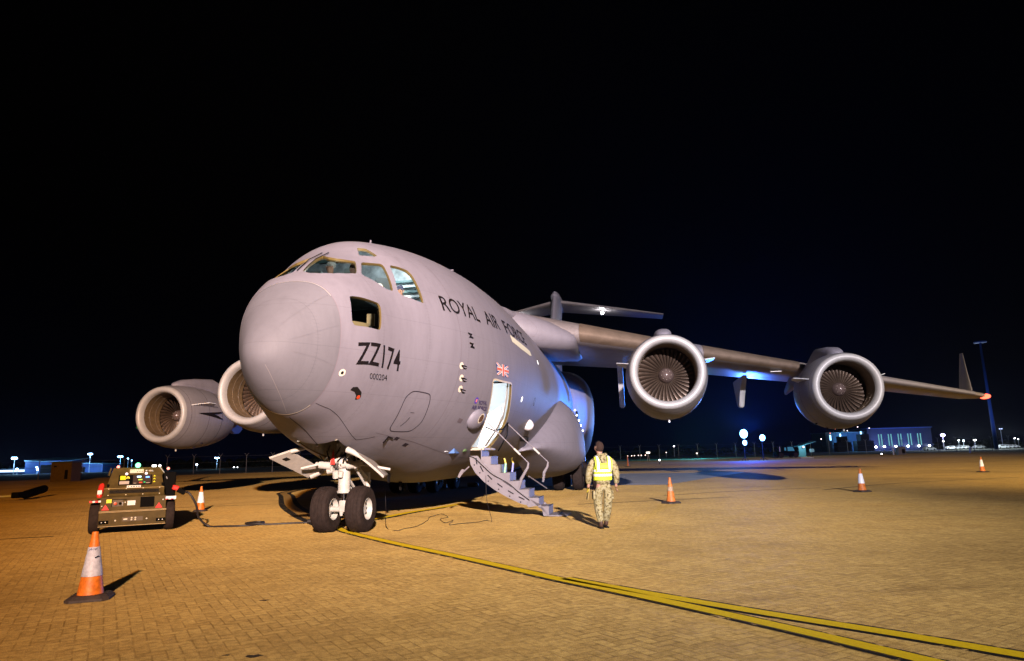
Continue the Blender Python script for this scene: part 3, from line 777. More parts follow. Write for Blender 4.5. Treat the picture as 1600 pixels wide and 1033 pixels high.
# landing-light strip on the pod flank: little recessed lamps
lw = bmesh.new()
ls = obj('landing_light_housing', BOX(A(19.5, 4.05, 3.0), (.10, .4, 1.0), Matrix.Rotation(-.3, 3, 'X'), .04), M_RUB, AC)
for k in range(5):
    bm = bmesh.new(); bmesh.ops.create_uvsphere(bm, u_segments=10, v_segments=8, radius=.035); bmesh.ops.translate(bm, vec=A(19.2, 4.00+k*.075, 3.55-k*.23), verts=bm.verts)
    obj('landing_light', bm, emat('strip_lamp', (1, .97, .92), 12), ls, True)

# ------------------------------------------------------------------ engines
def engine(x, y, z, name='engine'):
    O = Vector(A(x, y, z))
    def L(prof, n=64, closed=False): return LATHE(prof, n, 'Y', O, closed, False)
    cowl = obj(name, L([(.16, 1.285), (.4, 1.345), (.9, 1.405), (1.6, 1.435), (2.4, 1.41), (3.3, 1.30), (4.1, 1.12), (4.35, 1.04), (4.3, .98), (3.6, 1.0), (2.6, 1.02)]), M_NAC, AC, 40)
    for v in cowl.data.vertices:          # fuller chin
        d = v.co - O
        if d.z < 0: v.co.z = O.z + d.z*(1 + .085*smooth(0, 1.2, d.y))
    def chin(o):
        for v in o.data.vertices:
            d = v.co - O
            if d.z < 0: v.co.z = O.z + d.z*(1 + .085*smooth(0, 1.2, d.y))
        return o
    for xx, rr in ((.42, 1.350), (1.62, 1.4375), (2.75, 1.371)):
        chin(obj('cowl_seam', L([(xx, rr), (xx+.018, rr+.001)]), M_SEAM, cowl))
    for k in range(5):
        a_ = radians(-90+(-34, -17, 0, 17, 34)[k]); cc = O+Vector((1.445*cos(a_), 2.05, 1.445*sin(a_)*1.085))
        obj('cowl_latch', BOX(cc, (.05, .16, .05), Matrix.Rotation(a_, 3, 'Y')), M_SEAM, cowl)
    # lip ring
    lp = [( .16, 1.287), (.09, 1.27), (.035, 1.235), (.0, 1.18), (-.005, 1.13), (.02, 1.08), (.07, 1.035), (.16, 1.005), (.27, .99)]
    obj('inlet_lip', L(lp), M_LIP, cowl, True)
    obj('inlet_duct', L([(.27, .988), (.5, .985), (.9, 1.0), (1.35, 1.02)]), M_DUCT, cowl, True)
    for xx in (.62, 1.02): obj('duct_seam', L([(xx, .992-.004), (xx+.025, .992-.004), (xx+.025, .985), (xx, .985)], closed=True), M_DSEAM, cowl, True)
    obj('fan_case_back', L([(1.75, 1.02), (1.78, 0.0)]), M_RUB, cowl)
    fb_ = bmesh.new(); NB = 36
    for k in range(NB):
        a0 = 2*pi*k/NB; g = []
        for i in range(9):
            r = .27+(.995-.27)*i/8.; tw = radians(28+36*i/8.)     # stagger grows to the tip
            ch = .10+.085*i/8.; cm = .025
            row = []
            for j in range(5):
                s_ = (j/4-.5)*ch; b_ = cm*(1-(2*abs(j/4-.5))**2)
                tx = s_*sin(tw)+b_*cos(tw); ax = 1.36+s_*cos(tw)-b_*sin(tw)+.02
                a_ = a0 + tx/r + .10*(i/8.)**1.5
                row.append(fb_.verts.new(O+Vector((r*cos(a_), ax, r*sin(a_)))))
            g.append(row)
        for i in range(8):
            for j in range(4): fb_.faces.new((g[i][j], g[i][j+1], g[i+1][j+1], g[i+1][j]))
    obj('fan_blades', fb_, M_FAN, cowl, True, False)
    sp_ = obj('spinner', L([(1.02, .0), (1.03, .06), (1.08, .14), (1.18, .22), (1.32, .27), (1.5, .285)], 32), M_SPIN, cowl, True)
    for k in range(8):
        a_ = 2*pi*k/8; bm = bmesh.new(); bmesh.ops.create_uvsphere(bm, u_segments=8, v_segments=6, radius=.012)
        bmesh.ops.translate(bm, vec=O+Vector((.17*cos(a_), 1.10, .17*sin(a_))), verts=bm.verts); obj('spinner_bolt', bm, M_BOLT, cowl)
    obj('core_nozzle', L([(3.2, .8), (4.3, .74), (5.2, .58), (5.6, .46), (5.55, .40), (4.6, .40)], 40), mat('nozzle_metal', (.25, .22, .2), .35, .8), cowl, True)
    # strakes
    for s in (1, -1):
        a_ = radians(17 if s > 0 else 163)
        c = O+Vector((1.38*cos(a_), 1.0, 1.38*sin(a_))); n = Vector((cos(a_), 0, sin(a_)))
        obj('nacelle_strake', SLAB([c-n*.03+Vector((0, -.55, 0)), c+n*.42+Vector((0, .15, 0)), c+n*.38+Vector((0, .75, 0)), c-n*.03+Vector((0, 1.0, 0))], .03), M_STRK, cowl)
    obj('drain_mast', TUBE([O+Vector((0, 1.3, -1.50)), O+Vector((0, 1.3, -1.66))], .035), M_STRIP, cowl)
    # pylon: starts as a rounded hump on top of the cowl and runs back to the wing
    xl, zl = le(abs(y)); yy = y; P_ = bmesh.new(); rings = []
    for (px, hw, zb, zt) in ((x+.75, .04, z+1.30, z+1.42), (x+.95, .22, z+1.2, z+1.56), (x+1.4, .30, z+1.1, z+1.72), (x+2.3, .33, z+1.0, z+1.86), (x+3.6, .33, z+.9, z+1.98),
                             (xl-.3, .32, z+.5, zl+.10), (xl+.8, .31, z+.45, zl+.30), (xl+3.0, .26, z+.8, zl+.1), (xl+5.2, .08, zl-.8, zl-.5)):
        rings.append([P_.verts.new(A(px, yy+hw*math.copysign(abs(cos(2*pi*k/20))**.7, cos(2*pi*k/20)), (zb+zt)/2+(zt-zb)/2*math.copysign(abs(sin(2*pi*k/20))**.7, sin(2*pi*k/20)))) for k in range(20)])
    for i in range(len(rings)-1):
        for k in range(20): P_.faces.new((rings[i][k], rings[i][(k+1) % 20], rings[i+1][(k+1) % 20], rings[i+1][k]))
    P_.faces.new(rings[0]); P_.faces.new(rings[-1])
    obj('pylon', P_, M_SKIN, cowl, True)
    return cowl
M_DUCT = mat('duct_paint', (.19, .13, .07), .4, .3, .15, 6)
M_DSEAM = mat('duct_seam', (.28, .22, .17), .35, .3)
M_FAN = mat('fan_titanium', (.075, .05, .036), .40, .55, .2, 5)
M_SPIN = mat('spinner_brown', (.12, .085, .078), .25, .2)
M_BOLT = mat('bolt_pale', (.7, .6, .5), .3, .5)
M_STRK = mat('strake_white', (.72, .72, .74), .4)
for y_, x_, z_ in ((7.793, 12.286, 4.285), (14.696, 16.485, 3.889)):
    for sgn in (1, -1):
        en = engine(x_, sgn*y_, z_)
        if sgn < 0 and y_ > 10:    # small black chevron on the inboard flank of the outer cowl
            for s in (1, -1):
                O = A(x_, -y_, z_); pts = []
                for (px, ph) in ((.75, 2.0), (2.75, 1.0+7.5*s), (2.3, 1.6+1.8*s), (2.0, 2.0)):
                    R_ = 1.45; a_ = radians(ph); pts.append(O+Vector((R_*cos(a_), px, R_*sin(a_))))
                bm = bmesh.new(); bm.faces.new([bm.verts.new(p) for p in pts]); obj('chevron_marking', bm, M_BLACK, en)

# ------------------------------------------------------------------ nose gear
M_STEEL = mat('dull_steel', (.16, .15, .14), .45, .4, .3, 9)
NGX = 3.797
for s in (1, -1):
    yy = s*.41
    wf = obj('nose_wheel', LATHE([(-.175, .24), (-.205, .36), (-.205, .42), (-.175, .475), (-.12, .500), (-.115, .492), (-.105, .492), (-.10, .503), (-.04, .508), (-.035, .5), (-.025, .5), (-.02, .51),
        (.02, .51), (.025, .5), (.035, .5), (.04, .508), (.10, .503), (.105, .492), (.115, .492), (.12, .500), (.175, .475), (.205, .42), (.205, .36), (.175, .24)], 56, 'X', A(NGX, yy, .502), True), M_TYRE, AC, 35)
    for v in wf.data.vertices:      # flattened contact patch
        if v.co.z < .03: v.co.z = .004+max(0, v.co.z)*.3
    rim = obj('wheel_rim', LATHE([(-.16, .245), (-.17, .235), (-.13, .21), (-.06, .19), (-.05, .11), (-.09, .09), (-.09, 0)] if False else [(.165, .25), (.18, .235), (.13, .215), (.07, .19), (.06, .12), (.10, .10), (.11, .05), (.11, .0)], 32, 'X', A(NGX, yy, .502), False, False), M_WHITE, wf, 35)
    obj('wheel_rim', LATHE([(-.165, .25), (-.18, .235), (-.13, .215), (-.07, .19), (-.06, .12), (-.10, .10), (-.11, .05), (-.11, .0)], 32, 'X', A(NGX, yy, .502), False, False), M_WHITE, wf, 35)
    for k in range(9):
        a_ = 2*pi*k/9
        obj('rim_hole', LATHE([(0, .0), (0, .026), (.012, .026), (.012, 0)], 10, 'X', A(NGX+.155*cos(a_), yy+.073, .502+.155*sin(a_))), M_DARK, rim)
ng = obj('nose_gear_strut', TUBE([A(3.80, 0, .86), A(3.80, 0, 1.62), A(3.80, 0, 2.3)], [.135, .135, .15], 28), M_WHITE, AC, 40)
obj('chrome_piston', TUBE([A(3.80, 0, .55), A(3.80, 0, .9)], .075, 20), M_CHROME, ng, 40)
obj('strut_collar', LATHE([(0, .14), (0, .165), (.07, .165), (.07, .14)], 28, 'Z', A(3.8, 0, 1.42)), M_WHITE, ng, 40)
obj('strut_collar', LATHE([(0, .14), (0, .158), (.05, .158), (.05, .14)], 28, 'Z', A(3.8, 0, .86)), M_WHITE, ng, 40)
obj('axle', TUBE([A(3.80, -.4, .50), A(3.80, .4, .50)], .06, 18), M_WHITE, ng, 40)
obj('axle_fork', BOX(A(3.80, 0, .57), (.17, .2, .26), None, .03), M_WHITE, ng)
obj('jacking_boss', LATHE([(0, .03), (.1, .05)], 14, 'Z', A(3.72, -.02, .36)), M_WHITE, ng)
tl = bmesh.new()     # torque link behind the strut
tube(tl, [A(3.95, .05, 1.15), A(4.25, .08, .92), A(3.95, .05, .62)], .035, 8); tube(tl, [A(3.95, -.08, 1.15), A(4.25, -.02, .92), A(3.95, -.06, .62)], .035, 8)
obj('torque_link', tl, M_WHITE, ng, 40)
random.seed(3)
# trunnion cluster: actuators, cylinders, fittings across the strut head
def cyl(a, b, r, m=M_WHITE, nm='actuator', n=16): return obj(nm, TUBE([a, b], r, n), m, ng, 40)
cyl(A(3.62, -.52, 1.50), A(3.62, -.22, 1.46), .085, nm='steering_actuator'); cyl(A(3.62, .15, 1.47), A(3.62, .44, 1.50), .085, nm='steering_actuator')
cyl(A(3.60, -.60, 1.51), A(3.60, -.52, 1.50), .055); cyl(A(3.60, .44, 1.5), A(3.60, .53, 1.51), .055)
cyl(A(3.70, -.26, 1.58), A(3.68, .02, 1.60), .10, nm='hydraulic_manifold'); cyl(A(3.66, .02, 1.50), A(3.66, .28, 1.53), .095, nm='hydraulic_manifold')
cyl(A(3.62, -.12, 1.20), A(3.58, -.12, 1.36), .07, nm='taxi_light'); cyl(A(3.60, .0, 1.22), A(3.58, .02, 1.34), .055, nm='taxi_light')
cyl(A(3.66, -.34, 1.35), A(3.66, -.2, 1.38), .07); cyl(A(3.66, .2, 1.68), A(3.72, .3, 1.86), .05); cyl(A(3.66, -.05, 1.62), A(3.75, -.12, 1.95), .06)
cyl(A(3.66, .12, 1.6), A(3.85, .18, 2.0), .045); cyl(A(3.7, .28, 1.45), A(4.2, .34, 1.02), .028, nm='brace'); cyl(A(3.9, .30, 1.38), A(4.4, .36, 1.08), .05, nm='brace')
cyl(A(4.3, .36, 1.30), A(4.3, .36, .96), .06, nm='brace')
for k in range(28):     # hoses and pipes
    a = Vector(A(3.6+random.uniform(-.05, .1), random.uniform(-.45, .4), random.uniform(1.36, 1.62)))
    b = Vector(A(3.65+random.uniform(-.05, .3), a.x+random.uniform(-.2, .2), random.uniform(1.6, 2.05)))
    m_ = (a+b)/2+Vector((random.uniform(-.1, .1), -.06, random.uniform(-.05, .08)))
    obj('hydraulic_hose', TUBE([a, (a+m_)/2+Vector((0, -.02, 0)), m_, (b+m_)/2, b], random.choice([.010, .014, .02]), 8), random.choice([M_WHITE, M_STEEL, M_RUB, M_RUB]), ng, True)
for k in range(26):
    c = A(3.60+random.uniform(0, .15), random.uniform(-.42, .42), random.uniform(1.40, 1.72))
    obj('hydraulic_fitting', BOX(c, [random.uniform(.05, .12) for _ in range(3)], Matrix.Rotation(random.uniform(0, 1.5), 3, 'Y'), .012), random.choice([M_WHITE, M_WHITE, M_CHROME, M_STEEL]), ng)
cyl(A(3.5, -.5, 1.51), A(3.4, -.86, 1.43), .028, nm='door_link'); cyl(A(3.7, .4, 1.50), A(3.75, 1.12, 1.36), .03, nm='door_link')

obj('red_flag_streamer', SLAB([A(3.55, -.16, 1.84), A(3.52, -.22, 1.50), A(3.52, -.10, 1.50)], .012), mat('streamer_red', (.55, .03, .02), .6), ng)
# gear well lining
for yy_ in (-.47, .45):
    lo_ = [Vector((yy_, x_, surf(x_, -pi/2).z+.10)) for x_ in (2.42, 2.9, 3.4, 3.9, 4.4, 4.75)]
    obj('gear_well_wall', SLAB(lo_+[Vector((yy_, 4.75, 2.9)), Vector((yy_, 2.42, 2.9))], 0, (.02, 0, 0)), M_PRIMER, AC)
obj('gear_well_wall', BOX(A(2.41, 0, 2.45), (.9, .02, .9)), M_PRIMER, AC); obj('gear_well_wall', BOX(A(4.77, 0, 2.25), (.9, .02, 1.3)), M_PRIMER, AC); obj('gear_well_roof', BOX(A(3.6, 0, 2.91), (.95, 2.4, .02)), M_PRIMER, AC)
for k in range(5): obj('well_pipe', TUBE([A(2.5, -.4+k*.18, 2.5-.05*k), A(4.7, -.38+k*.17, 2.4-.05*k)], .025, 8), M_DOORW, AC)
# opened doors
def door(c4, th, nm, frame=True, m=M_DOORW):
    d = obj(nm, SLAB([A(*p) for p in c4], th), m, AC)
    return d
# port of the picture (aircraft starboard): framed door seen from inside
d1 = door([(2.75, -1.27, 1.66), (2.95, -.90, 1.80), (4.05, -.62, 1.36), (3.95, -.95, 1.20)], .05, 'nose_gear_door')
def lerp(a, b, t): return tuple(a[i]+(b[i]-a[i])*t for i in range(3))
q0, q1, q2, q3 = (2.75, -1.27, 1.66), (2.95, -.90, 1.80), (4.05, -.62, 1.36), (3.95, -.95, 1.20)
def dq(u, v): return lerp(lerp(q0, q1, v), lerp(q3, q2, v), u)
def onq(u0, u1, v0, v1, dz, th, nm, m):
    P = [dq(u0, v0), dq(u0, v1), dq(u1, v1), dq(u1, v0)]; P = [(p[0]-.02, p[1]-.01, p[2]-dz) for p in P]
    return obj(nm, SLAB([A(*p) for p in P], th), m, d1)
onq(.14, .24, .38, .62, .005, .02, 'door_hole', M_DARK)
e1 = obj('door_end_cap', TUBE([A(3.97, -.92, 1.24), A(4.06, -.64, 1.37)], .07, 14), M_DOORW, d1, 40)
obj('door_end_hole', TUBE([A(3.93, -.93, 1.235), A(3.96, -.925, 1.238)], .05, 12), M_DARK, d1)
obj('door_hinge_arm', TUBE([A(3.0, -.92, 1.80), A(3.2, -.6, 1.90), A(3.3, -.42, 1.93)], [.05, .045, .03], 10), M_DOORW, d1, 40)
obj('door_hinge_arm', TUBE([A(3.85, -.66, 1.45), A(3.8, -.5, 1.54), A(3.8, -.36, 1.56)], [.05, .05, .04], 10), mat('arm_grey', (.3, .28, .33), .5), d1, 40)
# other side: curved door seen edge-on
dd = bmesh.new(); prev = None
for i in range(9):
    t_ = i/8.; y_ = .50+.80*t_; z_ = 1.84-.10*t_-.50*t_**1.35
    row = [dd.verts.new(A(2.75+.15*t_, y_, z_)), dd.verts.new(A(4.4, y_-.47, z_+.0)), dd.verts.new(A(4.4, y_-.50, z_-.035)), dd.verts.new(A(2.75+.15*t_, y_-.02, z_-.045))]
    if prev:
        for k in range(4): dd.faces.new((prev[k], prev[(k+1) % 4], row[(k+1) % 4], row[k]))
    else: dd.faces.new(row)
    prev = row
dd.faces.new(prev[::-1])
d2 = obj('nose_gear_door', dd, M_DOORW, AC, 40)
for y_, z_ in ((.62, 1.76),):
    obj('door_hinge_arm', TUBE([A(2.80, y_-.12, z_+.05), A(2.8, y_+.02, z_-.01), A(2.85, y_+.16, z_-.12)], [.07, .06, .03], 10), M_WHITE, d2, 40)
# belly antennas
for x_, y_ in ((7.2, .1), (9.3, -.5), (11.0, .3), (5.6, .35)):
    s_ = surf(x_, -pi/2); obj('belly_antenna', SLAB([A(x_, y_, s_.z+.05), A(x_+.25, y_, s_.z+.05), A(x_+.22, y_, s_.z-.24), A(x_+.1, y_, s_.z-.24)], .03), M_DARK, AC)
# small black handle and clip beside the well
obj('drain_fitting', TUBE([surf(3.45, -1.0, .02), surf(3.48, -1.08, .04)], .018), M_BLACK, fus); obj('drain_fitting', TUBE([surf(3.45, -1.0, .02), surf(3.6, -1.0, .03)], .012), M_BLACK, fus)

# ------------------------------------------------------------------ crew door stairs
def catmull_(P, n=6):
    P = [Vector(p) for p in P]; P = [P[0]*2-P[1]]+P+[P[-1]*2-P[-2]]; out = []
    for i in range(1, len(P)-2):
        for k in range(n):
            t = k/n; a, b, c, d = P[i-1:i+3]; out.append(.5*((2*b)+(c-a)*t+(2*a-5*b+4*c-d)*t*t+(3*b-a-3*c+d)*t**3))
    out.append(P[-2]); return out
ST = Vector((0, 0, 0))
M_STEP = mat('stair_paint', (.20, .175, .19), .55, 0, .12, 3)
NSTP = 8
xs0, xs1 = 7.15, 8.10
ys = [2.42+.255*i for i in range(NSTP+1)]
zs = [1.80-.222*i for i in range(NSTP+1)]
d0 = obj('stair_platform', BOX(A((xs0+xs1)/2+.35, 2.30, 1.80), (.42, 1.55, .07), None, .02), mat('platform_tan', (.50, .42, .33), .5), AC)
stair = bmesh.new()
for i in range(NSTP):
    box(stair, A((xs0+xs1)/2, ys[i]+.16, zs[i+1]+.0), (.275, xs1-xs0, .035))
    box(stair, A((xs0+xs1)/2, ys[i]+.028, zs[i+1]+.13), (.02, xs1-xs0-.01, .215))
st_o = obj('stair_treads', stair, M_STEP, AC)
for i in range(NSTP): obj('tread_grip', BOX(A((xs0+xs1)/2, ys[i]+.285, zs[i+1]+.021), (.03, xs1-xs0-.04, .008)), M_RUB, st_o)
# forward-side curved stringer with slots
outer = [(2.13, 1.62), (2.16, 1.40), (2.28, 1.18), (2.52, .93), (2.83, .70), (3.16, .51), (3.52, .34), (3.66, .31)]
inner = [(3.76, .42), (3.62, .56), (3.35, .72), (3.05, .92), (2.76, 1.16), (2.52, 1.40), (2.36, 1.62)]
sg = obj('curved_stringer', SLAB([A(xs0-.07, y, z) for y, z in outer+inner], 0, A(.045, 0, 0)), M_STEP, AC)
for k in range(6):
    t_ = .10+k*.145; i = t_*(len(outer)-1); a = int(i); f = i-a
    o1 = (outer[a][0]*(1-f)+outer[a+1][0]*f, outer[a][1]*(1-f)+outer[a+1][1]*f)
    j = (1-t_)*(len(inner)-1); b = int(j); g = j-b; b2 = min(b+1, len(inner)-1)
    i1 = (inner[b][0]*(1-g)+inner[b2][0]*g, inner[b][1]*(1-g)+inner[b2][1]*g)
    c = ((o1[0]*.42+i1[0]*.58), (o1[1]*.42+i1[1]*.58)); a3 = min(a+1, len(outer)-1); dy = outer[a3][0]-outer[a][0]; dz = outer[a3][1]-outer[a][1]; L_ = sqrt(dy*dy+dz*dz) or 1; dy /= L_; dz /= L_
    obj('stringer_slot', BOX(A(xs0-.075, c[0], c[1]), (.17, .012, .026), Matrix.Rotation(-atan2(dz, dy), 3, 'Y')), M_BLACK, sg)
    obj('stringer_bolt', LATHE([(-.01, .018), (.0, .018)], 8, 'Y', A(xs0-.075, c[0]-.06*-dz-.10*0, c[1]-.10)), M_BLACK, sg)
up_ = [(2.36, 1.66), (2.52, 1.44), (2.76, 1.20), (3.05, .96), (3.35, .76), (3.62, .58), (3.80, .44), (4.10, .30), (4.02, .02), (3.90, .02), (3.84, .26), (3.60, .42)]
# side cheek plates under the treads (sawtooth)
for xx in (xs0-.015, xs1-.01):
    pts = []
    for i in range(NSTP): pts += [(ys[i]+.02, zs[i]-.01), (ys[i]+.02, zs[i+1]+.01)]
    pts += [(ys[NSTP]+.05, zs[NSTP]+.01), (ys[NSTP]+.05, zs[NSTP]-.02), (ys[NSTP]-.25, .02), (ys[NSTP]-.36, .02), (ys[NSTP]-.42, .30)]
    for i in range(5, -1, -1): pts.append((ys[i]+.02, zs[i+1]-.22))
    obj('stair_cheek', SLAB([A(xx, y, z) for y, z in pts], 0, A(.02, 0, 0)), M_STEP, AC)
obj('toe_plate', BOX(A((xs0+xs1)/2, ys[NSTP]+.14, zs[NSTP]-.005), (.25, xs1-xs0+.02, .018)), M_STEP, AC)
# cable looped along the stringer
cb = catmull_([A(xs0-.10, 2.12, 1.62), A(xs0-.10, 2.28, 1.56), A(xs0-.11, 2.5, 1.36), A(xs0-.1, 2.75, 1.13), A(xs0-.1, 3.0, .99), A(xs0-.1, 3.22, .86), A(xs0-.1, 3.45, .66), A(xs0-.1, 3.75, .43)])
obj('stair_cable', TUBE(cb, .010, 8), M_RUB, AC, True)
# handrails: strap down from the door frame, then bent stanchion
for i, (xt, yt, zt, xm, ym, zm, xb, yb, zb) in enumerate(((7.30, 2.62, 2.50, 7.18, 3.73, 1.40, 7.18, 3.42, .62), (8.62, 2.92, 2.53, 8.12, 4.14, 1.40, 8.12, 3.98, .86))):
    P0, P1, P2 = Vector(A(xt, yt, zt)), Vector(A(xm, ym, zm)), Vector(A(xb, yb, zb))
    hr = obj('handrail', TUBE([P0, P0*.35+P1*.65], .016, 10), M_STEP, AC, 40)
    obj('handrail_sleeve', TUBE([P0*.35+P1*.65, P0*.2+P1*.8], .030, 10), M_WHITE, hr, 40); obj('handrail_end', TUBE([P0*.2+P1*.8, P1], .016, 10), M_STEP, hr, 40)
    obj('stanchion', TUBE([P1, P1+Vector((-.02, 0, -.12)), P1*.45+P2*.55+Vector((-.03, 0, .02)), P2], [.025, .035, .045, .03], 10), M_STEP, hr, 40)
    if i == 0: obj('handrail_brace', TUBE([P1+Vector((0, 0, -.35)), P1+Vector((.35, .95, -.72))], .016, 8), M_STEP, hr, 40)
for xt, yt, zt, cc, nm in ((7.45, 3.0, 1.12, (.35, .75, .40), 'green'), (8.05, 3.1, 1.12, (.30, .32, .70), 'violet')):
    pz = obj('grab_handle', TUBE([A(xt, yt, zt-.12), A(xt, yt+.06, zt+.28)], .028, 10), mat('handle_'+nm, cc, .4), AC, 40)
    obj('grab_handle_tip', TUBE([A(xt, yt+.06, zt+.28), A(xt, yt+.02, zt+.42)], .026, 10), mat('handle_yellow', (.75, .55, .08), .4), pz, 40)
obj('green_tape', BOX(A(7.62, 3.05, .97), (.10, .34, .012)), mat('tape_green', (.15, .55, .16), .4), AC)
# hanging strap in the door, brace paddle below it
obj('door_strap', TUBE([A(6.95, 2.62, 2.38), A(7.6, 2.72, 2.30), A(8.2, 2.85, 2.36), A(8.6, 2.93, 2.55), A(8.62, 2.90, 2.2), A(8.72, 2.6, 1.75)], .02, 8), M_RUB, AC, True)
pdl = obj('lower_brace', TUBE([A(7.1, 2.12, 1.34), A(7.1, 1.93, 1.18)], .02, 8), M_STEP, AC)
obj('brace_paddle', SLAB([A(7.1, 1.99, 1.25), A(7.1, 1.93, 1.15), A(7.1, 1.84, 1.04), A(7.1, 1.79, 1.07), A(7.1, 1.85, 1.20), A(7.1, 1.92, 1.28)], .02), M_STEP, pdl)

# main gear door hanging beside the pod, and an unseen blue fill lamp added for the fuselage side
gdp = [(5.28, .95), (5.46, 1.05), (5.62, .98), (5.72, .70), (5.74, .42), (5.62, .42), (5.56, .72), (5.44, .90)]
obj('main_gear_door', SLAB([A(26, y+.0, z) for y, z in [(y-.55, z) for y, z in gdp]], 0, A(.9, 0, 0)), mat('door_pale', (.5, .5, .5), .5), AC)
lamp('pod_blue_fill', 'SPOT', A(33, 15, 3.2), 34000, (.010, .20, 1.0), .25, A(22.5, 3.6, 3.9), 22, .6, parent=AC)

# ------------------------------------------------------------------ block-paved apron
def paver_material():
    m = bpy.data.materials.new('block_paving'); m.use_nodes = True; t = m.node_tree; b = t.nodes['Principled BSDF']; N = t.nodes; Lk = t.links
    def math_(op, a, c=None, d=None):
        n = N.new('ShaderNodeMath'); n.operation = op
        for i, v in enumerate((a, c, d)):
            if v is None: continue
            if isinstance(v, (int, float)): n.inputs[i].default_value = v
            else: Lk.new(v, n.inputs[i])
        return n.outputs[0]
    tcn = N.new('ShaderNodeTexCoord'); mp = N.new('ShaderNodeMapping'); mp.inputs['Rotation'].default_value = (0, 0, radians(-31))
    Lk.new(tcn.outputs['Object'], mp.inputs['Vector']); sx = N.new('ShaderNodeSeparateXYZ'); Lk.new(mp.outputs[0], sx.inputs[0])
    wn = N.new('ShaderNodeTexNoise'); inp(wn, 'Scale', 2.5); Lk.new(tcn.outputs['Object'], wn.inputs['Vector'])
    wob = math_('MULTIPLY', math_('SUBTRACT', wn.outputs['Fac'], .5), .15)
    X = math_('ADD', math_('MULTIPLY', sx.outputs[0], 1/.115), wob); Y = math_('ADD', math_('MULTIPLY', sx.outputs[1], 1/.115), wob)
    i = math_('FLOOR', X); j = math_('FLOOR', Y); fx = math_('SUBTRACT', X, i); fy = math_('SUBTRACT', Y, j)
    k = math_('FLOORED_MODULO', math_('SUBTRACT', i, j), 4.0)
    def eq(v): return math_('LESS_THAN', math_('ABSOLUTE', math_('SUBTRACT', k, float(v))), .5)
    k0, k1, k2, k3 = eq(0), eq(1), eq(2), eq(3)
    Ld = math_('ADD', fx, math_('MULTIPLY', k1, 10)); Rd = math_('ADD', math_('SUBTRACT', 1, fx), math_('MULTIPLY', k0, 10))
    Bd = math_('ADD', fy, math_('MULTIPLY', k2, 10)); Td = math_('ADD', math_('SUBTRACT', 1, fy), math_('MULTIPLY', k3, 10))
    d = math_('MINIMUM', math_('MINIMUM', Ld, Rd), math_('MINIMUM', Bd, Td))
    jn = N.new('ShaderNodeMapRange'); jn.inputs['From Min'].default_value = .02; jn.inputs['From Max'].default_value = .11; jn.interpolation_type = 'SMOOTHSTEP'
    Lk.new(d, jn.inputs['Value'])
    bi = math_('SUBTRACT', i, k1); bj = math_('SUBTRACT', j, k2)
    cb = N.new('ShaderNodeCombineXYZ'); Lk.new(bi, cb.inputs[0]); Lk.new(bj, cb.inputs[1])
    wh = N.new('ShaderNodeTexWhiteNoise'); Lk.new(cb.outputs[0], wh.inputs['Vector'])
    def noise(s, det=6., r=.6):
        n = N.new('ShaderNodeTexNoise'); inp(n, 'Scale', s); inp(n, 'Detail', det); inp(n, 'Roughness', r); Lk.new(tcn.outputs['Object'], n.inputs['Vector']); return n.outputs['Fac']
    def ramp(f, stops):
        r = N.new('ShaderNodeValToRGB'); Lk.new(f, r.inputs[0])
        while len(r.color_ramp.elements) < len(stops): r.color_ramp.elements.new(.5)
        for e, (p, c) in zip(r.color_ramp.elements, stops): e.position = p; e.color = (*c, 1)
        return r.outputs[0]
    def mix(f, a, c, mode='MIX'):
        n = N.new('ShaderNodeMix'); n.data_type = 'RGBA'; n.blend_type = mode
        if isinstance(f, (int, float)): n.inputs[0].default_value = f
        else: Lk.new(f, n.inputs[0])
        for s, v in ((6, a), (7, c)):
            if isinstance(v, tuple): n.inputs[s].default_value = (*v, 1)
            else: Lk.new(v, n.inputs[s])
        return n.outputs[2]
    base = ramp(wh.outputs['Value'], [(0, (.268, .170, .048)), (1, (.335, .220, .064))])
    big = ramp(noise(.16, 5.), [(.32, (.72, .70, .68)), (.5, (1, 1, 1)), (.68, (1.12, 1.08, 1.0))])
    base = mix(1.0, base, big, 'MULTIPLY')
    fine = ramp(noise(110, 3., .8), [(.30, (.36, .35, .34)), (.5, (1, 1, 1)), (.70, (1.65, 1.62, 1.55))])
    base = mix(1.0, base, fine, 'MULTIPLY')
    mid = ramp(noise(14, 6.), [(.3, (.66, .65, .64)), (.6, (1.12, 1.12, 1.12))]); base = mix(1.0, base, mid, 'MULTIPLY')
    jf = ramp(noise(.9, 3.), [(.35, (.20, .20, .20)), (.65, (.85, .85, .85))])
    jm = mix(jf, (1, 1, 1), (.50, .45, .38)); jc = mix(jn.outputs[0], jm, (1, 1, 1)); base = mix(1.0, base, jc, 'MULTIPLY')
    st = ramp(noise(.55, 7., .7), [(.62, (1, 1, 1)), (.72, (.55, .52, .50))]); base = mix(.7, base, mix(1.0, base, st, 'MULTIPLY'))
    sp_ = N.new('ShaderNodeMapping'); sp_.inputs['Scale'].default_value = (.35, 2.4, 1); sp_.inputs['Rotation'].default_value = (0, 0, .55); Lk.new(tcn.outputs['Object'], sp_.inputs['Vector'])
    sn = N.new('ShaderNodeTexNoise'); inp(sn, 'Scale', .5); inp(sn, 'Detail', 8.); inp(sn, 'Roughness', .7); Lk.new(sp_.outputs[0], sn.inputs['Vector'])
    stre = ramp(sn.outputs['Fac'], [(.58, (1, 1, 1)), (.74, (.62, .58, .54))]); base = mix(1.0, base, stre, 'MULTIPLY')
    Lk.new(base, b.inputs['Base Color'])
    rr = ramp(noise(3, 4.), [(.3, (.72, .72, .72)), (.7, (.9, .9, .9))]); Lk.new(rr, b.inputs['Roughness'])
    inp(b, 'Specular IOR Level', .22); inp(b, 'Diffuse Roughness', 1.0)
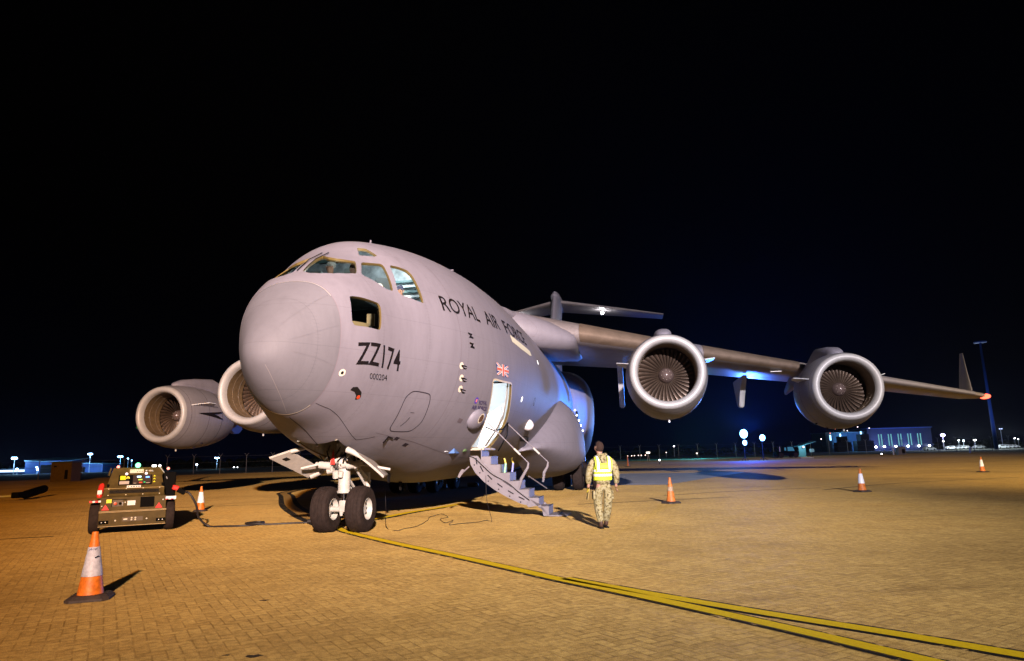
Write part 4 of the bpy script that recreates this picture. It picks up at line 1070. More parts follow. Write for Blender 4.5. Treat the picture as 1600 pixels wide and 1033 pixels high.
    h = math_('ADD', math_('MULTIPLY', jn.outputs[0], .6), math_('MULTIPLY', noise(85, 2., .7), .8))
    bp = N.new('ShaderNodeBump'); inp(bp, 'Strength', .5); inp(bp, 'Distance', .006); Lk.new(h, bp.inputs['Height']); Lk.new(bp.outputs[0], b.inputs['Normal'])
    return m
def sheet(name, pts, z, m, kind='structure', parent=None):
    bm = bmesh.new(); bm.faces.new([bm.verts.new((p[0], p[1], z)) for p in pts]); bmesh.ops.recalc_face_normals(bm, faces=bm.faces[:])
    for f in bm.faces:
        if f.normal.z < 0: f.normal_flip()
    o = obj(name, bm, m, parent, recalc=False)
    if kind: o['kind'] = kind
    return o
sheet('ground', [(-2600, -300), (2600, -300), (2600, 3200), (-2600, 3200)], -.03, mat('dark_grass', (.035, .05, .022), .9, 0, .3, .3))
sheet('apron', [(-160, -110), (150, -110), (150, 165), (60, 168), (-40, 128), (-75, 100), (-160, 60)], 0, paver_material())
M_LPATCH = mat('light_patch_pale', (.46, .44, .42), .7, 0, .15, .8)
tag(sheet('painted_light_patch', [a2w(x, y, 0)[:2] for x, y in ((26, 1), (24.5, 8), (43, 14.5), (46, 6), (44, 0))], .004, M_LPATCH))  # pale sheet stands for a patch of lamplight on the apron

# ------------------------------------------------------------------ painted guide lines
def worn(name, col, wear=.52, sc=5):
    m = bpy.data.materials.new(name); m.use_nodes = True; t = m.node_tree; b = t.nodes['Principled BSDF']; out = t.nodes['Material Output']
    inp(b, 'Base Color', (*col, 1)); inp(b, 'Roughness', .85); inp(b, 'Specular IOR Level', .15)
    tcn = t.nodes.new('ShaderNodeTexCoord'); n = t.nodes.new('ShaderNodeTexNoise'); inp(n, 'Scale', sc); inp(n, 'Detail', 9.); inp(n, 'Roughness', .75)
    t.links.new(tcn.outputs['Object'], n.inputs['Vector'])
    r = t.nodes.new('ShaderNodeValToRGB'); r.color_ramp.elements[0].position = wear+.10; r.color_ramp.elements[1].position = wear+.16
    t.links.new(n.outputs['Fac'], r.inputs[0]); tr = t.nodes.new('ShaderNodeBsdfTransparent'); mx = t.nodes.new('ShaderNodeMixShader')
    t.links.new(r.outputs[0], mx.inputs[0]); t.links.new(b.outputs[0], mx.inputs[1]); t.links.new(tr.outputs[0], mx.inputs[2]); t.links.new(mx.outputs[0], out.inputs[0])
    n2 = t.nodes.new('ShaderNodeTexNoise'); inp(n2, 'Scale', 40.); t.links.new(tcn.outputs['Object'], n2.inputs['Vector'])
    r2 = t.nodes.new('ShaderNodeValToRGB'); r2.color_ramp.elements[0].color = (*[c*.72 for c in col], 1); r2.color_ramp.elements[1].color = (*[min(1, c*1.2) for c in col], 1)
    t.links.new(n2.outputs['Fac'], r2.inputs[0]); t.links.new(r2.outputs[0], b.inputs['Base Color'])
    return m
M_YEL = worn('yellow_line_paint', (1.0, .60, .006), .60); M_LBK = worn('black_line_border', (.022, .02, .018), .44, 4); M_YEL2 = worn('faded_line_paint', (.46, .27, .07), .50)
def catmull(P, n=10):
    P = [Vector((*p, 0)) if len(p) == 2 else Vector(p) for p in P]; P = [P[0]*2-P[1]]+P+[P[-1]*2-P[-2]]; out = []
    for i in range(1, len(P)-2):
        for k in range(n):
            t = k/n; a, b, c, d = P[i-1:i+3]
            out.append(.5*((2*b)+(c-a)*t+(2*a-5*b+4*c-d)*t*t+(3*b-a-3*c+d)*t**3))
    out.append(P[-2]); return out
def line(name, pts, off0, off1, z, m):
    C = catmull(pts); bm = bmesh.new(); pr = None
    for i, p in enumerate(C):
        t = (C[min(i+1, len(C)-1)]-C[max(i-1, 0)]).normalized(); s = Vector((-t.y, t.x, 0))
        cur = (bm.verts.new(p+s*off0+Vector((0, 0, z))), bm.verts.new(p+s*off1+Vector((0, 0, z))))
        if pr: bm.faces.new((pr[0], pr[1], cur[1], cur[0]))
        pr = cur
    return tag(obj(name, bm, m), kind='structure')
LA = [(-4.55, 17.2), (-3.76, 15.6), (-2.29, 13.28), (-1.154, 11.63), (-.088, 10.03), (.58, 9.06), (1.36, 7.99), (1.9, 7.25), (2.35, 6.68), (2.98, 5.72), (3.6, 4.9), (4.4, 3.8)]
LA = [(-4.55, 17.2), (-3.76, 15.6), (-2.29, 13.28), (-1.154, 11.63), (-.088, 10.03), (.495, 9.13), (1.349, 7.93), (2.267, 6.55), (2.979, 5.383), (3.7, 4.1)]
LB = [(.60, 9.13), (1.388, 8.138), (2.411, 6.938), (3.185, 6.096), (3.762, 5.412), (4.6, 4.4)]
for nm, P in (('yellow_line', LA), ('yellow_line', LB)):
    line(nm, P, -.09, .09, .012, M_YEL)
line('line_border', LA, -.145, -.092, .004, M_LBK); line('line_border', LA, .092, .145, .004, M_LBK)
line('line_border', LB, -.135, -.092, .008, M_LBK); line('line_border', LB, .092, .145, .008, M_LBK)
LC = [(-12.7, 40.6), (-12.2, 36.5), (-10.97, 33.2), (-8.38, 25.8), (-6.24, 20.7), (-5.32, 18.8), (-4.55, 17.2)]
line('faded_yellow_line', LC, -.20, .12, .012, M_YEL2); line('line_border', LC, -.42, -.205, .004, M_LBK); line('line_border', LC, .125, .32, .004, M_LBK)
LD = [(-4.9, 17.0), (-3.725, 19.3), (-3.221, 20.9), (-2.454, 22.72), (-1.9, 24.5)]
line('yellow_line', [(-4.2, 18.3), (-3.725, 19.2), (-3.221, 20.9), (-2.454, 22.72), (-1.9, 24.5)], -.13, .13, .012, M_YEL)
line('line_border', [(-4.2, 18.3), (-3.725, 19.2), (-3.221, 20.9), (-2.454, 22.72)], -.26, -.135, .004, M_LBK)
for P in ([(-24, 34), (-20, 27.5), (-14.5, 25.2)], [(-12.2, 14.6), (-10.4, 14.4), (-8.6, 15.5)]): pass

M_TMK = worn('tyre_mark_rubber', (.045, .032, .02), .47, 3)
for P in ([(-13.5, 15.4), (-11.6, 16.2), (-10.9, 16.4)], [(12, 27), (17, 30.5), (24, 33)], [(-16, 25.5), (-11, 26.7), (-5, 27.5)], [(5.5, 26), (8.5, 27.5), (12.5, 28.4)], [(2.0, 22.5), (4.2, 23.2), (7.5, 24.2)]):
    line('tyre_mark', P, -.07, .07, .0025, M_TMK)
for i, (x, y, r) in enumerate(((-2.95, 8.25, .035), (-2.2, 5.95, .05), (-2.45, 6.0, .02), (3.1, 10.4, .03))):
    random.seed(i); sheet('oil_spot', [(x+r*random.uniform(.6, 1.3)*1.5*cos(a*pi/7), y+r*random.uniform(.6, 1.3)*sin(a*pi/7)) for a in range(14)], .0028, mat('oil_stain', (.05, .032, .014), .6))
# ------------------------------------------------------------------ traffic cones
M_OR = mat('cone_orange', (.74, .18, .015), .5, 0, .25, 13, bump=.2, bscale=30); M_SLV = mat('cone_sleeve', (.50, .49, .55), .5, 0, .22, 16)
M_SLB = mat('cone_sleeve_bright', (.85, .85, .9), .35); M_CBASE = mat('cone_base_rubber', (.055, .038, .032), .7, 0, .3, 12)
M_ORD = mat('cone_orange_dirty', (.62, .17, .03), .55, 0, .35, 12); M_SLD = mat('cone_sleeve_dirty', (.40, .27, .17), .6, 0, .5, 14)
def cone(x, y, rz, h, label, mo, ms, bw=.42, sl=(.36, .74)):
    t = empty('traffic_cone', (x, y, 0), rz, label, 'traffic cone', 'orange traffic cones set out on the apron')
    bm = bmesh.new(); hb = bw/2
    lo = [(-hb, -hb*.72), (-hb*.72, -hb), (hb*.72, -hb), (hb, -hb*.72), (hb, hb*.72), (hb*.72, hb), (-hb*.72, hb), (-hb, hb*.72)]
    a = [bm.verts.new((p[0], p[1], .003)) for p in lo]; b = [bm.verts.new((p[0], p[1], .03)) for p in lo]; c = [bm.verts.new((p[0]*.8, p[1]*.8, .065)) for p in lo]
    bm.faces.new(a[::-1]); bm.faces.new(c)
    for p, q in ((a, b), (b, c)):
        for k in range(8): bm.faces.new((p[k], p[(k+1) % 8], q[(k+1) % 8], q[k]))
    obj('base', bm, M_CBASE, t)
    R = lambda z: .145+(.032-.145)*(z-.05)/(h-.05)
    z1, z2 = .05+(h-.05)*sl[0], .05+(h-.05)*sl[1]
    obj('cone_body', LATHE([(.066, R(.066)), (z1-.002, R(z1)), (z2, R(z2)), (h-.03, R(h-.03)), (h-.015, R(h)+.006), (h, R(h)), (h, .018), (h-.05, .018)], 36), mo, t, 35)
    obj('reflective_sleeve', LATHE([(z1, R(z1)+.001), (z1+.003, R(z1)+.005), (z2-.003, R(z2)+.005), (z2, R(z2)+.001)], 36), ms, t, 60)
    return t
c1 = cone(-5.20, 8.60, .35, .79, 'largest, nearest orange cone with a clean white sleeve at the left front', M_OR, M_SLV, .47, (.30, .76))
wr = text_mesh('sA-lopr', [Vector(p) for p in ((-.058, 0, .60), (-.064, 0, .565), (.050, 0, .575), (.046, 0, .61))], 0, .01, False, False, .3)
for v in wr.verts:
    a_ = v.co.x/.075; R_ = (.145+(.032-.145)*(v.co.z-.05)/.74)+.0075; v.co = Vector((R_*sin(a_), -R_*cos(a_), v.co.z))
w1 = obj('handwriting', wr, mat('pen_blue', (.05, .05, .16), .5), c1)
w1.rotation_euler = (0, 0, .18)
w2 = obj('scuff_mark', SLAB([Vector((.035, -.093, .485)), Vector((.07, -.068, .50)), Vector((.07, -.068, .512)), Vector((.036, -.093, .499))], .002), M_BLACK, c1)
cone(-10.9, 23.9, .2, .84, 'orange cone with a white sleeve standing behind the power cart cable on the left', M_OR, M_SLB, .42, (.30, .76))
cone(4.878, 21.9, .5, .80, 'grubby orange cone with a dirty sleeve, nearest cone to the right of the walking person', M_ORD, M_SLD, .50, (.44, .62))
cone(12.53, 25.1, .4, .82, 'orange cone with a shining white sleeve below the outer right engine', M_ORD, M_SLB, .50, (.33, .78))
cone(27.2, 40.2, .3, .88, 'small distant orange cone with a bright sleeve at the far right of the apron', M_ORD, M_SLB, .55, (.34, .80))
cone(14.4, 88, .3, 1.35, 'tiny far-off orange cone just right of the walking person', M_OR, M_ORD, .6, (.3, .7))

# ------------------------------------------------------------------ ground power cart
G = empty('ground_power_cart', (-9.28, 16.78, 0), .50, 'olive-brown ground power cart with lit control panel and black tyres on the left', 'power cart')
M_OL = mat('cart_olive', (.078, .052, .014), .55, 0, .22, 5, spec=.15); M_OLE = mat('cart_olive_edge', (.42, .30, .13), .4); M_REF = mat('red_reflector', (.75, .02, .015), .35)
M_WHS = mat('white_sticker', (.75, .74, .70), .5); M_YLS = mat('yellow_sticker', (.80, .72, .02), .5); M_GBK = mat('cart_black', (.004, .0035, .003), .75, spec=.04)
def GB(name, c, s, m, rot=None, bev=0, parent=None): return obj(name, BOX(Vector(c), s, rot, bev), m, parent or G)
chs = GB('bumper_panel', (0, 0, .345), (1.42, .08, .33), M_OL, bev=.012)
for z in (.535, .512): GB('bumper_rail', (0, -.03, z), (1.42, .10, .012), M_OLE)
GB('bumper_edge', (0, -.045, .186), (1.42, .02, .012), M_OLE)
GB('tail_lamp_unit', (-.60, -.05, .285), (.20, .03, .075), M_GBK, bev=.006); GB('tail_lamp_unit', (.60, -.05, .285), (.20, .03, .075), M_GBK, bev=.006)
for x in (-.64, -.56, .56, .64): obj('lamp_dot', LATHE([(-.002, .012), (.0, .012)], 10, 'Y', Vector((x, -.067, .287))), M_WHS, G)
obj('plate_recess', BOX(Vector((0, -.043, .335)), (.44, .008, .10)), mat('olive_dark', (.08, .05, .018), .5), G)
for x, z in ((-.02, .36), (.06, .36), (-.02, .315), (.06, .315), (-.36, .315), (.30, .325)):
    obj('bolt_head', LATHE([(-.012, .0), (-.01, .018), (.0, .02)], 12, 'Y', Vector((x, -.05, z))), M_CREAM, G, True)
obj('plate_symbol', BOX(Vector((-.15, -.05, .335)), (.08, .006, .03)), M_CREAM, G)
lp_ = GB('lower_panel', (0, .02, .70), (1.40, .10, .32), M_OL, bev=.01)
obj('black_mesh_vent', BOX(Vector((.29, -.034, .72)), (.30, .012, .24)), M_GBK, lp_)
obj('white_label', BOX(Vector((-.05, -.034, .71)), (.17, .010, .11)), M_WHS, lp_)
obj('yellow_label', BOX(Vector((-.52, -.034, .77)), (.11, .010, .085)), M_YLS, lp_)
obj('control_recess', BOX(Vector((-.34, -.033, .72)), (.22, .010, .16)), mat('olive_dark', (.08, .05, .018), .5), lp_)
obj('recess_shadow_edge', BOX(Vector((-.30, -.039, .80)), (.30, .008, .012)), M_GBK, lp_); obj('recess_shadow_edge', BOX(Vector((-.455, -.039, .72)), (.012, .008, .17)), M_GBK, lp_)
obj('emergency_stop', LATHE([(-.045, .0), (-.04, .034), (-.015, .036), (-.012, .022), (0, .022)], 18, 'Y', Vector((-.385, -.038, .71))), mat('stop_red', (.6, .07, .02), .35), lp_, 40)
obj('rotary_switch', LATHE([(-.03, .0), (-.03, .03), (0, .03)], 16, 'Y', Vector((-.285, -.038, .71))), M_GBK, lp_, 40)
for z in (.67, .70, .73): obj('indicator_dot', BOX(Vector((-.23, -.041, z)), (.012, .006, .014)), M_WHS, lp_)
obj('bolt_head', LATHE([(-.012, .0), (-.01, .015), (.0, .017)], 12, 'Y', Vector((-.18, -.035, .73))), M_CREAM, lp_, True)
for x in (-.585, .545):
    bm = SLAB([(x-.08, -.05, .565), (x+.08, -.05, .565), (x, -.05, .695)], .012, (0, .014, 0)); obj('triangle_reflector', bm, M_REF, lp_)
for x, z in ((-.66, .66), (.63, .755)): obj('bolt_head', LATHE([(-.012, .0), (-.01, .014), (.0, .016)], 12, 'Y', Vector((x, -.035, z))), M_CREAM, lp_, True)
# sloping hood: local frame on its face
H0, H1 = Vector((0, -.02, .865)), Vector((0, .44, 1.545)); hv = (H1-H0); HL = hv.length; hv.normalize(); hn = Vector((1, 0, 0)).cross(hv)
def hp(x, v, d=0): return H0 + Vector((x, 0, 0)) + hv*(v*HL) + hn*d
hood = bmesh.new()
F = [hp(-.66, .0), hp(.66, .0), hp(.66, .27), hp(.60, .32), hp(.60, 1.0), hp(-.56, 1.0), hp(-.60, .32), hp(-.66, .27)]
F = [hp(-.66, 0), hp(.66, 0), hp(.545, 1), hp(-.49, 1)]
back = [Vector((p.x, 2.35, p.z)) for p in F]
a = [hood.verts.new(p) for p in F]; b = [hood.verts.new(p) for p in back]
hood.faces.new(a); hood.faces.new(b[::-1])
for k in range(4): hood.faces.new((a[k], a[(k+1) % 4], b[(k+1) % 4], b[k]))
bmesh.ops.bevel(hood, geom=hood.edges[:], offset=.012, segments=2, affect='EDGES')
hd = obj('hood', hood, M_OL, G)
def hpan(name, x0, x1, v0, v1, m, d=.006, th=.008, sk=0, parent=None): return obj(name, SLAB([hp(x0, v0, d-th), hp(x1, v0+sk, d-th), hp(x1, v1+sk, d-th), hp(x0, v1, d-th)], 0, hn*th), m, parent or hd)
hpan('grille_surround', -.64, .64, .03, .27, M_OL, .014, .012)
gr = hpan('grille', -.53, .53, .10, .215, M_GBK, .018, .006)
gm = mat('grille_bar', (.06, .045, .03), .5)
for k in range(44): hpan('grille_bar', -.525+k*.0242, -.519+k*.0242, .10, .215, gm, .021, .003, parent=gr)
hpan('surround_edge', -.65, .64, .268, .280, M_OLE, .018, .018)
for x in (-.55, -.18, .18, .54):
    for v in (.05, .262): obj('bolt_head', LATHE([(-.012, .0), (-.01, .012), (.0, .014)], 10, 'Y', hp(x, v, .014)), M_CREAM, hd, True)
cp = hpan('control_panel', -.365, .36, .385, .73, M_GBK, .012, .010)
hpan('panel_label', -.34, -.135, .41, .515, mat('grey_label', (.45, .38, .33), .5), .017, .004, parent=cp)
hpan('panel_label', -.33, -.215, .56, .70, M_YLS, .017, .004, parent=cp)
pc = hp(-.165, .62, .019); obj('round_dial', LATHE([(-.004, 0), (-.004, .038), (.0, .038)], 18, 'Y', pc), M_YLS, cp); 
hpan('dial_pointer', -.18, -.15, .60, .625, M_GBK, .026, .003, parent=cp)
hpan('instrument_glass', -.055, .335, .41, .715, mat('instrument_dark', (.05, .035, .03), .2), .016, .003, parent=cp)
hpan('display_screen', .03, .12, .63, .68, emat('screen_white', (.55, .8, 1), 3.5), .020, .003, parent=cp)
hpan('display_screen', .22, .30, .61, .66, emat('screen_blue', (.18, .38, 1), 3.2), .020, .003, parent=cp)
hpan('indicator_lamp', .06, .15, .53, .57, emat('lamp_yellow', (.75, .8, .08), 1.3), .020, .003, parent=cp)
hpan('indicator_lamp', .08, .15, .43, .47, emat('lamp_red', (1, .10, .03), 1.4), .020, .003, parent=cp)
hpan('indicator_lamp', .18, .215, .445, .475, emat('lamp_green', (.02, .8, .2), 1.2), .020, .003, parent=cp)
for x0, x1 in ((-.03, .02), (.23, .32), (-.045, -.035)): hpan('small_print', x0, x1, .428, .436, M_CREAM, .020, .003, parent=cp)
for x in (-.20, .225):
    bm = bmesh.new(); bmesh.ops.create_uvsphere(bm, u_segments=14, v_segments=8, radius=.032); bmesh.ops.translate(bm, vec=hp(x, .765, .02), verts=bm.verts); obj('work_lamp', bm, emat('work_lamp_pink', (1, .72, .70), 2.2), hd, True)
wp = hpan('rating_plate', -.135, .165, .80, .93, mat('plate_pale', (.62, .60, .48), .5), .008, .006)
for k in range(7): hpan('plate_print', -.12+k*.04, -.105+k*.04, .89, .905, M_BLACK, .011, .002, parent=wp)
for k in range(3): hpan('plate_print', .02+k*.05, .045+k*.05, .83, .85, M_BLACK, .011, .002, parent=wp)
l2 = hpan('caution_label', -.175, .125, .285, .365, M_WHS, .010, .008)
for x0, x1 in ((-.15, -.13), (-.09, -.06), (-.04, .0), (.02, .05), (.07, .1)): hpan('plate_print', x0, x1, .31, .335, M_BLACK, .013, .002, parent=l2)
def htext(s, x0, x1, v0, v1, m, d=.010):
    return obj('lettering', text_mesh(s, [hp(x0, v1, d), hp(x0, v0, d), hp(x1, v0, d), hp(x1, v1, d)], 0, .02, False, False), m, hd)
htext('GL', .275, .38, .845, .895, M_WHS)
obj('logo_diamond', SLAB([hp(.20, .87, .006), hp(.225, .845, .006), hp(.25, .87, .006), hp(.225, .895, .006)], 0, hn*.003), M_WHS, hd)
for v in (.46, .56, .66): obj('warning_triangle', SLAB([hp(.385, v, .004), hp(.44, v, .004), hp(.413, v+.05, .004)], 0, hn*.004), M_YLS, hd)
for x in (-.57, .60): obj('hood_latch', BOX(hp(x, .37, .01), (.05, .02, .09), None, .01), M_GBK, hd)
# raised side cheeks on the hood top
for x, s in ((-.56, -1), (.60, 1)):
    obj('hood_ear', SLAB([hp(x, .73, 0), hp(x-.03*s, 1.0, 0), hp(x-.03*s+.02*s, 1.0, 0)+Vector((0, .7, 0)), hp(x, .73, 0)+Vector((.05*s, .8, 0))], .03), M_OL, hd)
bm = bmesh.new(); bmesh.ops.create_uvsphere(bm, u_segments=16, v_segments=10, radius=.06)
bmesh.ops.translate(bm, vec=(.03, .55, 1.60), verts=bm.verts); obj('green_beacon', bm, emat('beacon_green', (.15, 1, .35), 6), G, True)
lamp('beacon_glow', 'POINT', (.03, .50, 1.70), 6, (.1, 1, .4), .04, parent=G)
for x, c in ((-.40, (1, .12, .06)), (.72, (1, .10, .10))):
    bm = bmesh.new(); bmesh.ops.create_uvsphere(bm, u_segments=12, v_segments=8, radius=.035); bmesh.ops.translate(bm, vec=(x, .62, 1.57 if x < 0 else 1.50), verts=bm.verts)
    obj('marker_lamp', bm, emat('marker_red', (1, .25, .18), 4), G, True)
for x in (.37, .42, .52): 
    bm = bmesh.new(); bmesh.ops.create_uvsphere(bm, u_segments=12, v_segments=8, radius=.028); bmesh.ops.translate(bm, vec=(x, .56, 1.575), verts=bm.verts)
    obj('marker_lamp', bm, emat('marker_white', (1, .93, .85), 7), G, True)
# body behind, wheels, guards
GB('side_locker', (.76, 1.0, 1.02), (.28, 1.5, .78), M_GBK, bev=.02); GB('chassis', (0, 1.2, .62), (1.2, 2.4, .34), M_GBK)
for s in (-1, 1):
    whl = obj('wheel', LATHE([(-.10, .20), (-.115, .30), (-.10, .345), (-.05, .37), (.05, .37), (.10, .345), (.115, .30), (.10, .20)], 36, 'X', Vector((s*.80, .35, .372)), True), M_TYRE, G, 40)
    obj('wheel_rim', LATHE([(-.06, 0), (-.06, .2), (.06, .2), (.06, 0)], 24, 'X', Vector((s*.80, .35, .372))), M_GBK, whl, 40)
    wh2 = obj('wheel', LATHE([(-.10, .20), (-.115, .30), (-.10, .345), (-.05, .37), (.05, .37), (.10, .345), (.115, .30), (.10, .20)], 36, 'X', Vector((s*.80, 2.1, .372)), True), M_TYRE, G, 40)
    gd = obj('mudguard', BOX(Vector((s*.80, .33, .765)), (.25, .75, .03), None, .01), M_GBK, G)
    for k in range(4): obj('red_white_tape', BOX(Vector((s*.80-.09+k*.06, -.05, .775)), (.055, .01, .045)), M_REF if k % 2 == 0 else M_WHS, gd)
    if s > 0: obj('silver_tape', BOX(Vector((.80, -.04, .80)), (.23, .05, .06)), mat('tape_silver', (.75, .78, .85), .3), gd)
ex = obj('fire_extinguisher', TUBE([(-.73, .10, .86), (-.73, .10, .90), (-.70, .22, 1.14), (-.69, .24, 1.18)], [.05, .065, .065, .03], 16), mat('extinguisher_red', (.65, .03, .02), .3), G, 40)
obj('extinguisher_label', BOX(Vector((-.73, .05, .98)), (.09, .02, .10), Matrix.Rotation(-.4, 3, 'X')), M_WHS, ex)
obj('red_bag', BOX(Vector((.90, .15, 1.02)), (.16, .2, .12), Matrix.Rotation(.3, 3, 'Y'), .03), mat('extinguisher_red', (.65, .03, .02), .3), G)
GB('plug_box', (1.03, .1, .93), (.20, .18, .12), M_GBK, Matrix.Rotation(.5, 3, 'Y'), .03)
obj('hood_edge_chrome', TUBE([hp(.53, .97, .02), hp(.66, .70, .02), hp(.70, .55, .01)], .012), M_STRIP, G)

# ------------------------------------------------------------------ cables and the tow bar
def gp(u, v, z=.015):
    d = far(u, v, 10)-Vector((0, 0, CAM_H)); t_ = (z-CAM_H)/d.z; return Vector((0, 0, CAM_H))+d*t_
M_CAB = mat('power_cable', (.022, .017, .016), .5)
r0 = G.matrix_basis @ Vector((1.08, .08, .92))
pts = [r0, r0+Vector((.18, -.05, -.05)), r0+Vector((.32, .05, -.35)), Vector((-8.05, 17.6, .25)), Vector((-7.85, 17.75, .03)), Vector((-7.55, 17.7, .02)), Vector((-7.0, 17.7, .02)), Vector((-6.7, 17.95, .02)), Vector((-6.72, 18.5, .03)), Vector((-6.95, 18.5, .04)), Vector((-7.05, 18.1, .045)), Vector((-6.8, 17.9, .05)), Vector((-6.4, 17.95, .02)), Vector((-5.9, 18.1, .02)), Vector((-5.45, 18.15, .02))]
C = catmull([tuple(p) for p in pts], 8)
cab = tag(obj('power_cable', TUBE(C, .026, 10), M_CAB, None, True), 'thick black power cable running from the power cart over the paving to the nose gear', 'cable')
obj('cable_plug', TUBE([(-5.45, 18.15, .05), (-5.2, 18.15, .05)], .055, 12), M_CAB, cab, 40)
C2 = catmull([(-5.2, 18.15, .03), (-4.8, 18.4, .02), (-4.5, 18.8, .02), (-4.3, 19.0, .25), (-4.25, 18.9, .9), (-4.15, 18.8, 1.35)], 8)
obj('cable_tail', TUBE(C2, .022, 8), M_CAB, cab, True)
C3 = catmull([(-5.9, 19.6, .012), (-5.4, 20.0, .012), (-5.0, 19.6, .012), (-5.6, 19.1, .012), (-6.3, 19.4, .012), (-6.9, 19.3, .012), (-6.6, 20.0, .012), (-5.2, 20.5, .012)], 6)
wr1 = [(605, 758, .9), (607, 790, .35)]
TW = [(-3.30, 17.3, 1.0), (-3.22, 17.1, .45), (-3.05, 16.3, .03)]+[tuple(gp(u, v, .01)) for u, v in ((620, 829), (632, 826), (652, 822), (668, 813), (670, 809), (678, 806), (690, 803), (700, 808), (688, 811), (696, 817), (708, 813), (702, 820), (720, 818), (745, 816), (760, 813))]+[(-.62, 17.2, .03), (-.75, 17.6, .5), (-.78, 17.9, 1.1)]
tag(obj('grounding_wire', TUBE(catmull(TW, 6), .007, 6), M_CAB, None, True), 'thin black bonding wire hanging from the belly and straggling over the paving', 'wire')
tb = empty('tow_bar', (-25.6, 34.5, 0), 0, 'white tow bar with dark fittings lying at the left edge', 'tow bar')
obj('bar', TUBE([(-1.8, -3.2, .25), (-.35, .9, .25)], .05, 10), mat('tow_white', (.7, .68, .6), .5), tb, 40)
obj('hitch', BOX(Vector((-.2, 1.5, .28)), (.35, 1.1, .30), None, .05), M_GBK, tb); obj('tow_head', TUBE([(-.5, 2.2, .25), (-1.6, 5.2, .45)], .22, 10), M_GBK, tb, 40)
# yellow wheel chocks and boxes far under the belly
for x, y, m_, lab, cat, s in ((-5.35, 36.8, mat('chock_yellow', (.62, .50, .02), .5), 'yellow box lying on the ground beneath the belly', 'box', (.62, .4, .22)),
                              (-4.0, 37.5, mat('crate_brown', (.20, .15, .09), .6), 'brown crate lying beneath the belly right of the yellow box', 'crate', (.5, .4, .2)),
                              (-2.4, 38.5, mat('crate_brown', (.20, .15, .09), .6), 'brown crate lying beneath the belly farthest right', 'crate', (.6, .4, .2))):
    o = obj('storage_box' if cat == 'box' else 'crate', BOX(Vector((0, 0, s[2]/2+.012)), s, None, .03), m_); o.location = (x, y, 0); tag(o, lab, cat)
    obj('lid', BOX(Vector((0, 0, s[2]+.02)), (s[0]*.7, s[1]*.7, .03), None, .01), m_, o)

# ------------------------------------------------------------------ people
def camo(name, c1, c2, c3, sc=14):
    m = bpy.data.materials.new(name); m.use_nodes = True; t = m.node_tree; b = t.nodes['Principled BSDF']; inp(b, 'Roughness', .85)
    tcn = t.nodes.new('ShaderNodeTexCoord'); n = t.nodes.new('ShaderNodeTexNoise'); inp(n, 'Scale', sc); inp(n, 'Detail', 3.); inp(n, 'Distortion', .8)
    t.links.new(tcn.outputs['Object'], n.inputs['Vector']); r = t.nodes.new('ShaderNodeValToRGB'); cr = r.color_ramp; cr.interpolation = 'CONSTANT'
    while len(cr.elements) < 5: cr.elements.new(.5)
    for e, (p, c) in zip(cr.elements, ((0, c3), (.40, c1), (.49, c2), (.55, c1), (.62, c3))): e.position = p; e.color = (*c, 1)
    t.links.new(n.outputs['Fac'], r.inputs[0]); t.links.new(r.outputs[0], b.inputs['Base Color'])
    n2 = t.nodes.new('ShaderNodeTexNoise'); inp(n2, 'Scale', 9.); inp(n2, 'Detail', 3.); t.links.new(tcn.outputs['Object'], n2.inputs['Vector'])
    bp = t.nodes.new('ShaderNodeBump'); inp(bp, 'Strength', .6); inp(bp, 'Distance', .05); t.links.new(n2.outputs['Fac'], bp.inputs['Height']); t.links.new(bp.outputs[0], b.inputs['Normal'])
    return m
M_CAMO = camo('camo_cloth', (.30, .24, .10), (.40, .35, .20), (.10, .075, .033), 11); M_SKN = mat('human_skin', (.46, .25, .17), .5, 0, .1, 20)
M_HAIR = mat('brown_hair', (.030, .012, .007), .9, 0, .3, 60); M_BOOT = mat('brown_boot', (.075, .035, .02), .6)
M_VIS = mat('hi_vis_yellow', (.74, .90, .04), .7, 0, .06, 12, bump=.3, bscale=9); M_RFT = mat('reflective_tape', (.82, .84, .86), .35)
# local frame: facing +Y (away from the camera), X to the right, Z up
PM = empty('person', (1.90, 15.05, 0), .12, 'person in camouflage and yellow hi-vis vest walking away from the camera holding a card', 'person')
hip, che, nec, hed = Vector((0, 0, .96)), Vector((.0, .02, 1.36)), Vector((-.015, .05, 1.55)), Vector((-.04, .08, 1.72))
J = [((0, 0, .96), .11, .09), ((0, .01, 1.16), .12, .095), ((0, .02, 1.36), .15, .11), ((-.01, .04, 1.50), .075, .07), ((-.03, .07, 1.585), .055, .055), ((-.035, .08, 1.66), .075, .085), ((-.045, .085, 1.75), .082, .095), ((-.045, .08, 1.81), .055, .065),
     ((-.10, 0, .90), .085, .085), ((-.11, .10, .50), .06, .06), ((-.09, -.02, .10), .042, .045), ((-.09, .10, .045), .035, .03),
     ((.10, 0, .90), .085, .085), ((.08, -.02, .50), .06, .06), ((.06, .17, .12), .042, .045), ((.07, .28, .07), .035, .03),
     ((-.20, .02, 1.45), .065, .06), ((-.29, .02, 1.18), .045, .045), ((-.31, .07, .93), .032, .032), ((-.315, .08, .86), .022, .034),
     ((.20, .02, 1.45), .065, .06), ((.29, -.02, 1.18), .045, .045), ((.30, .05, .93), .032, .032), ((.30, .06, .86), .022, .034)]
E_ = [(0, 1), (1, 2), (2, 3), (3, 4), (4, 5), (5, 6), (6, 7), (0, 8), (8, 9), (9, 10), (10, 11), (0, 12), (12, 13), (13, 14), (14, 15), (2, 16), (16, 17), (17, 18), (18, 19), (2, 20), (20, 21), (21, 22), (22, 23)]
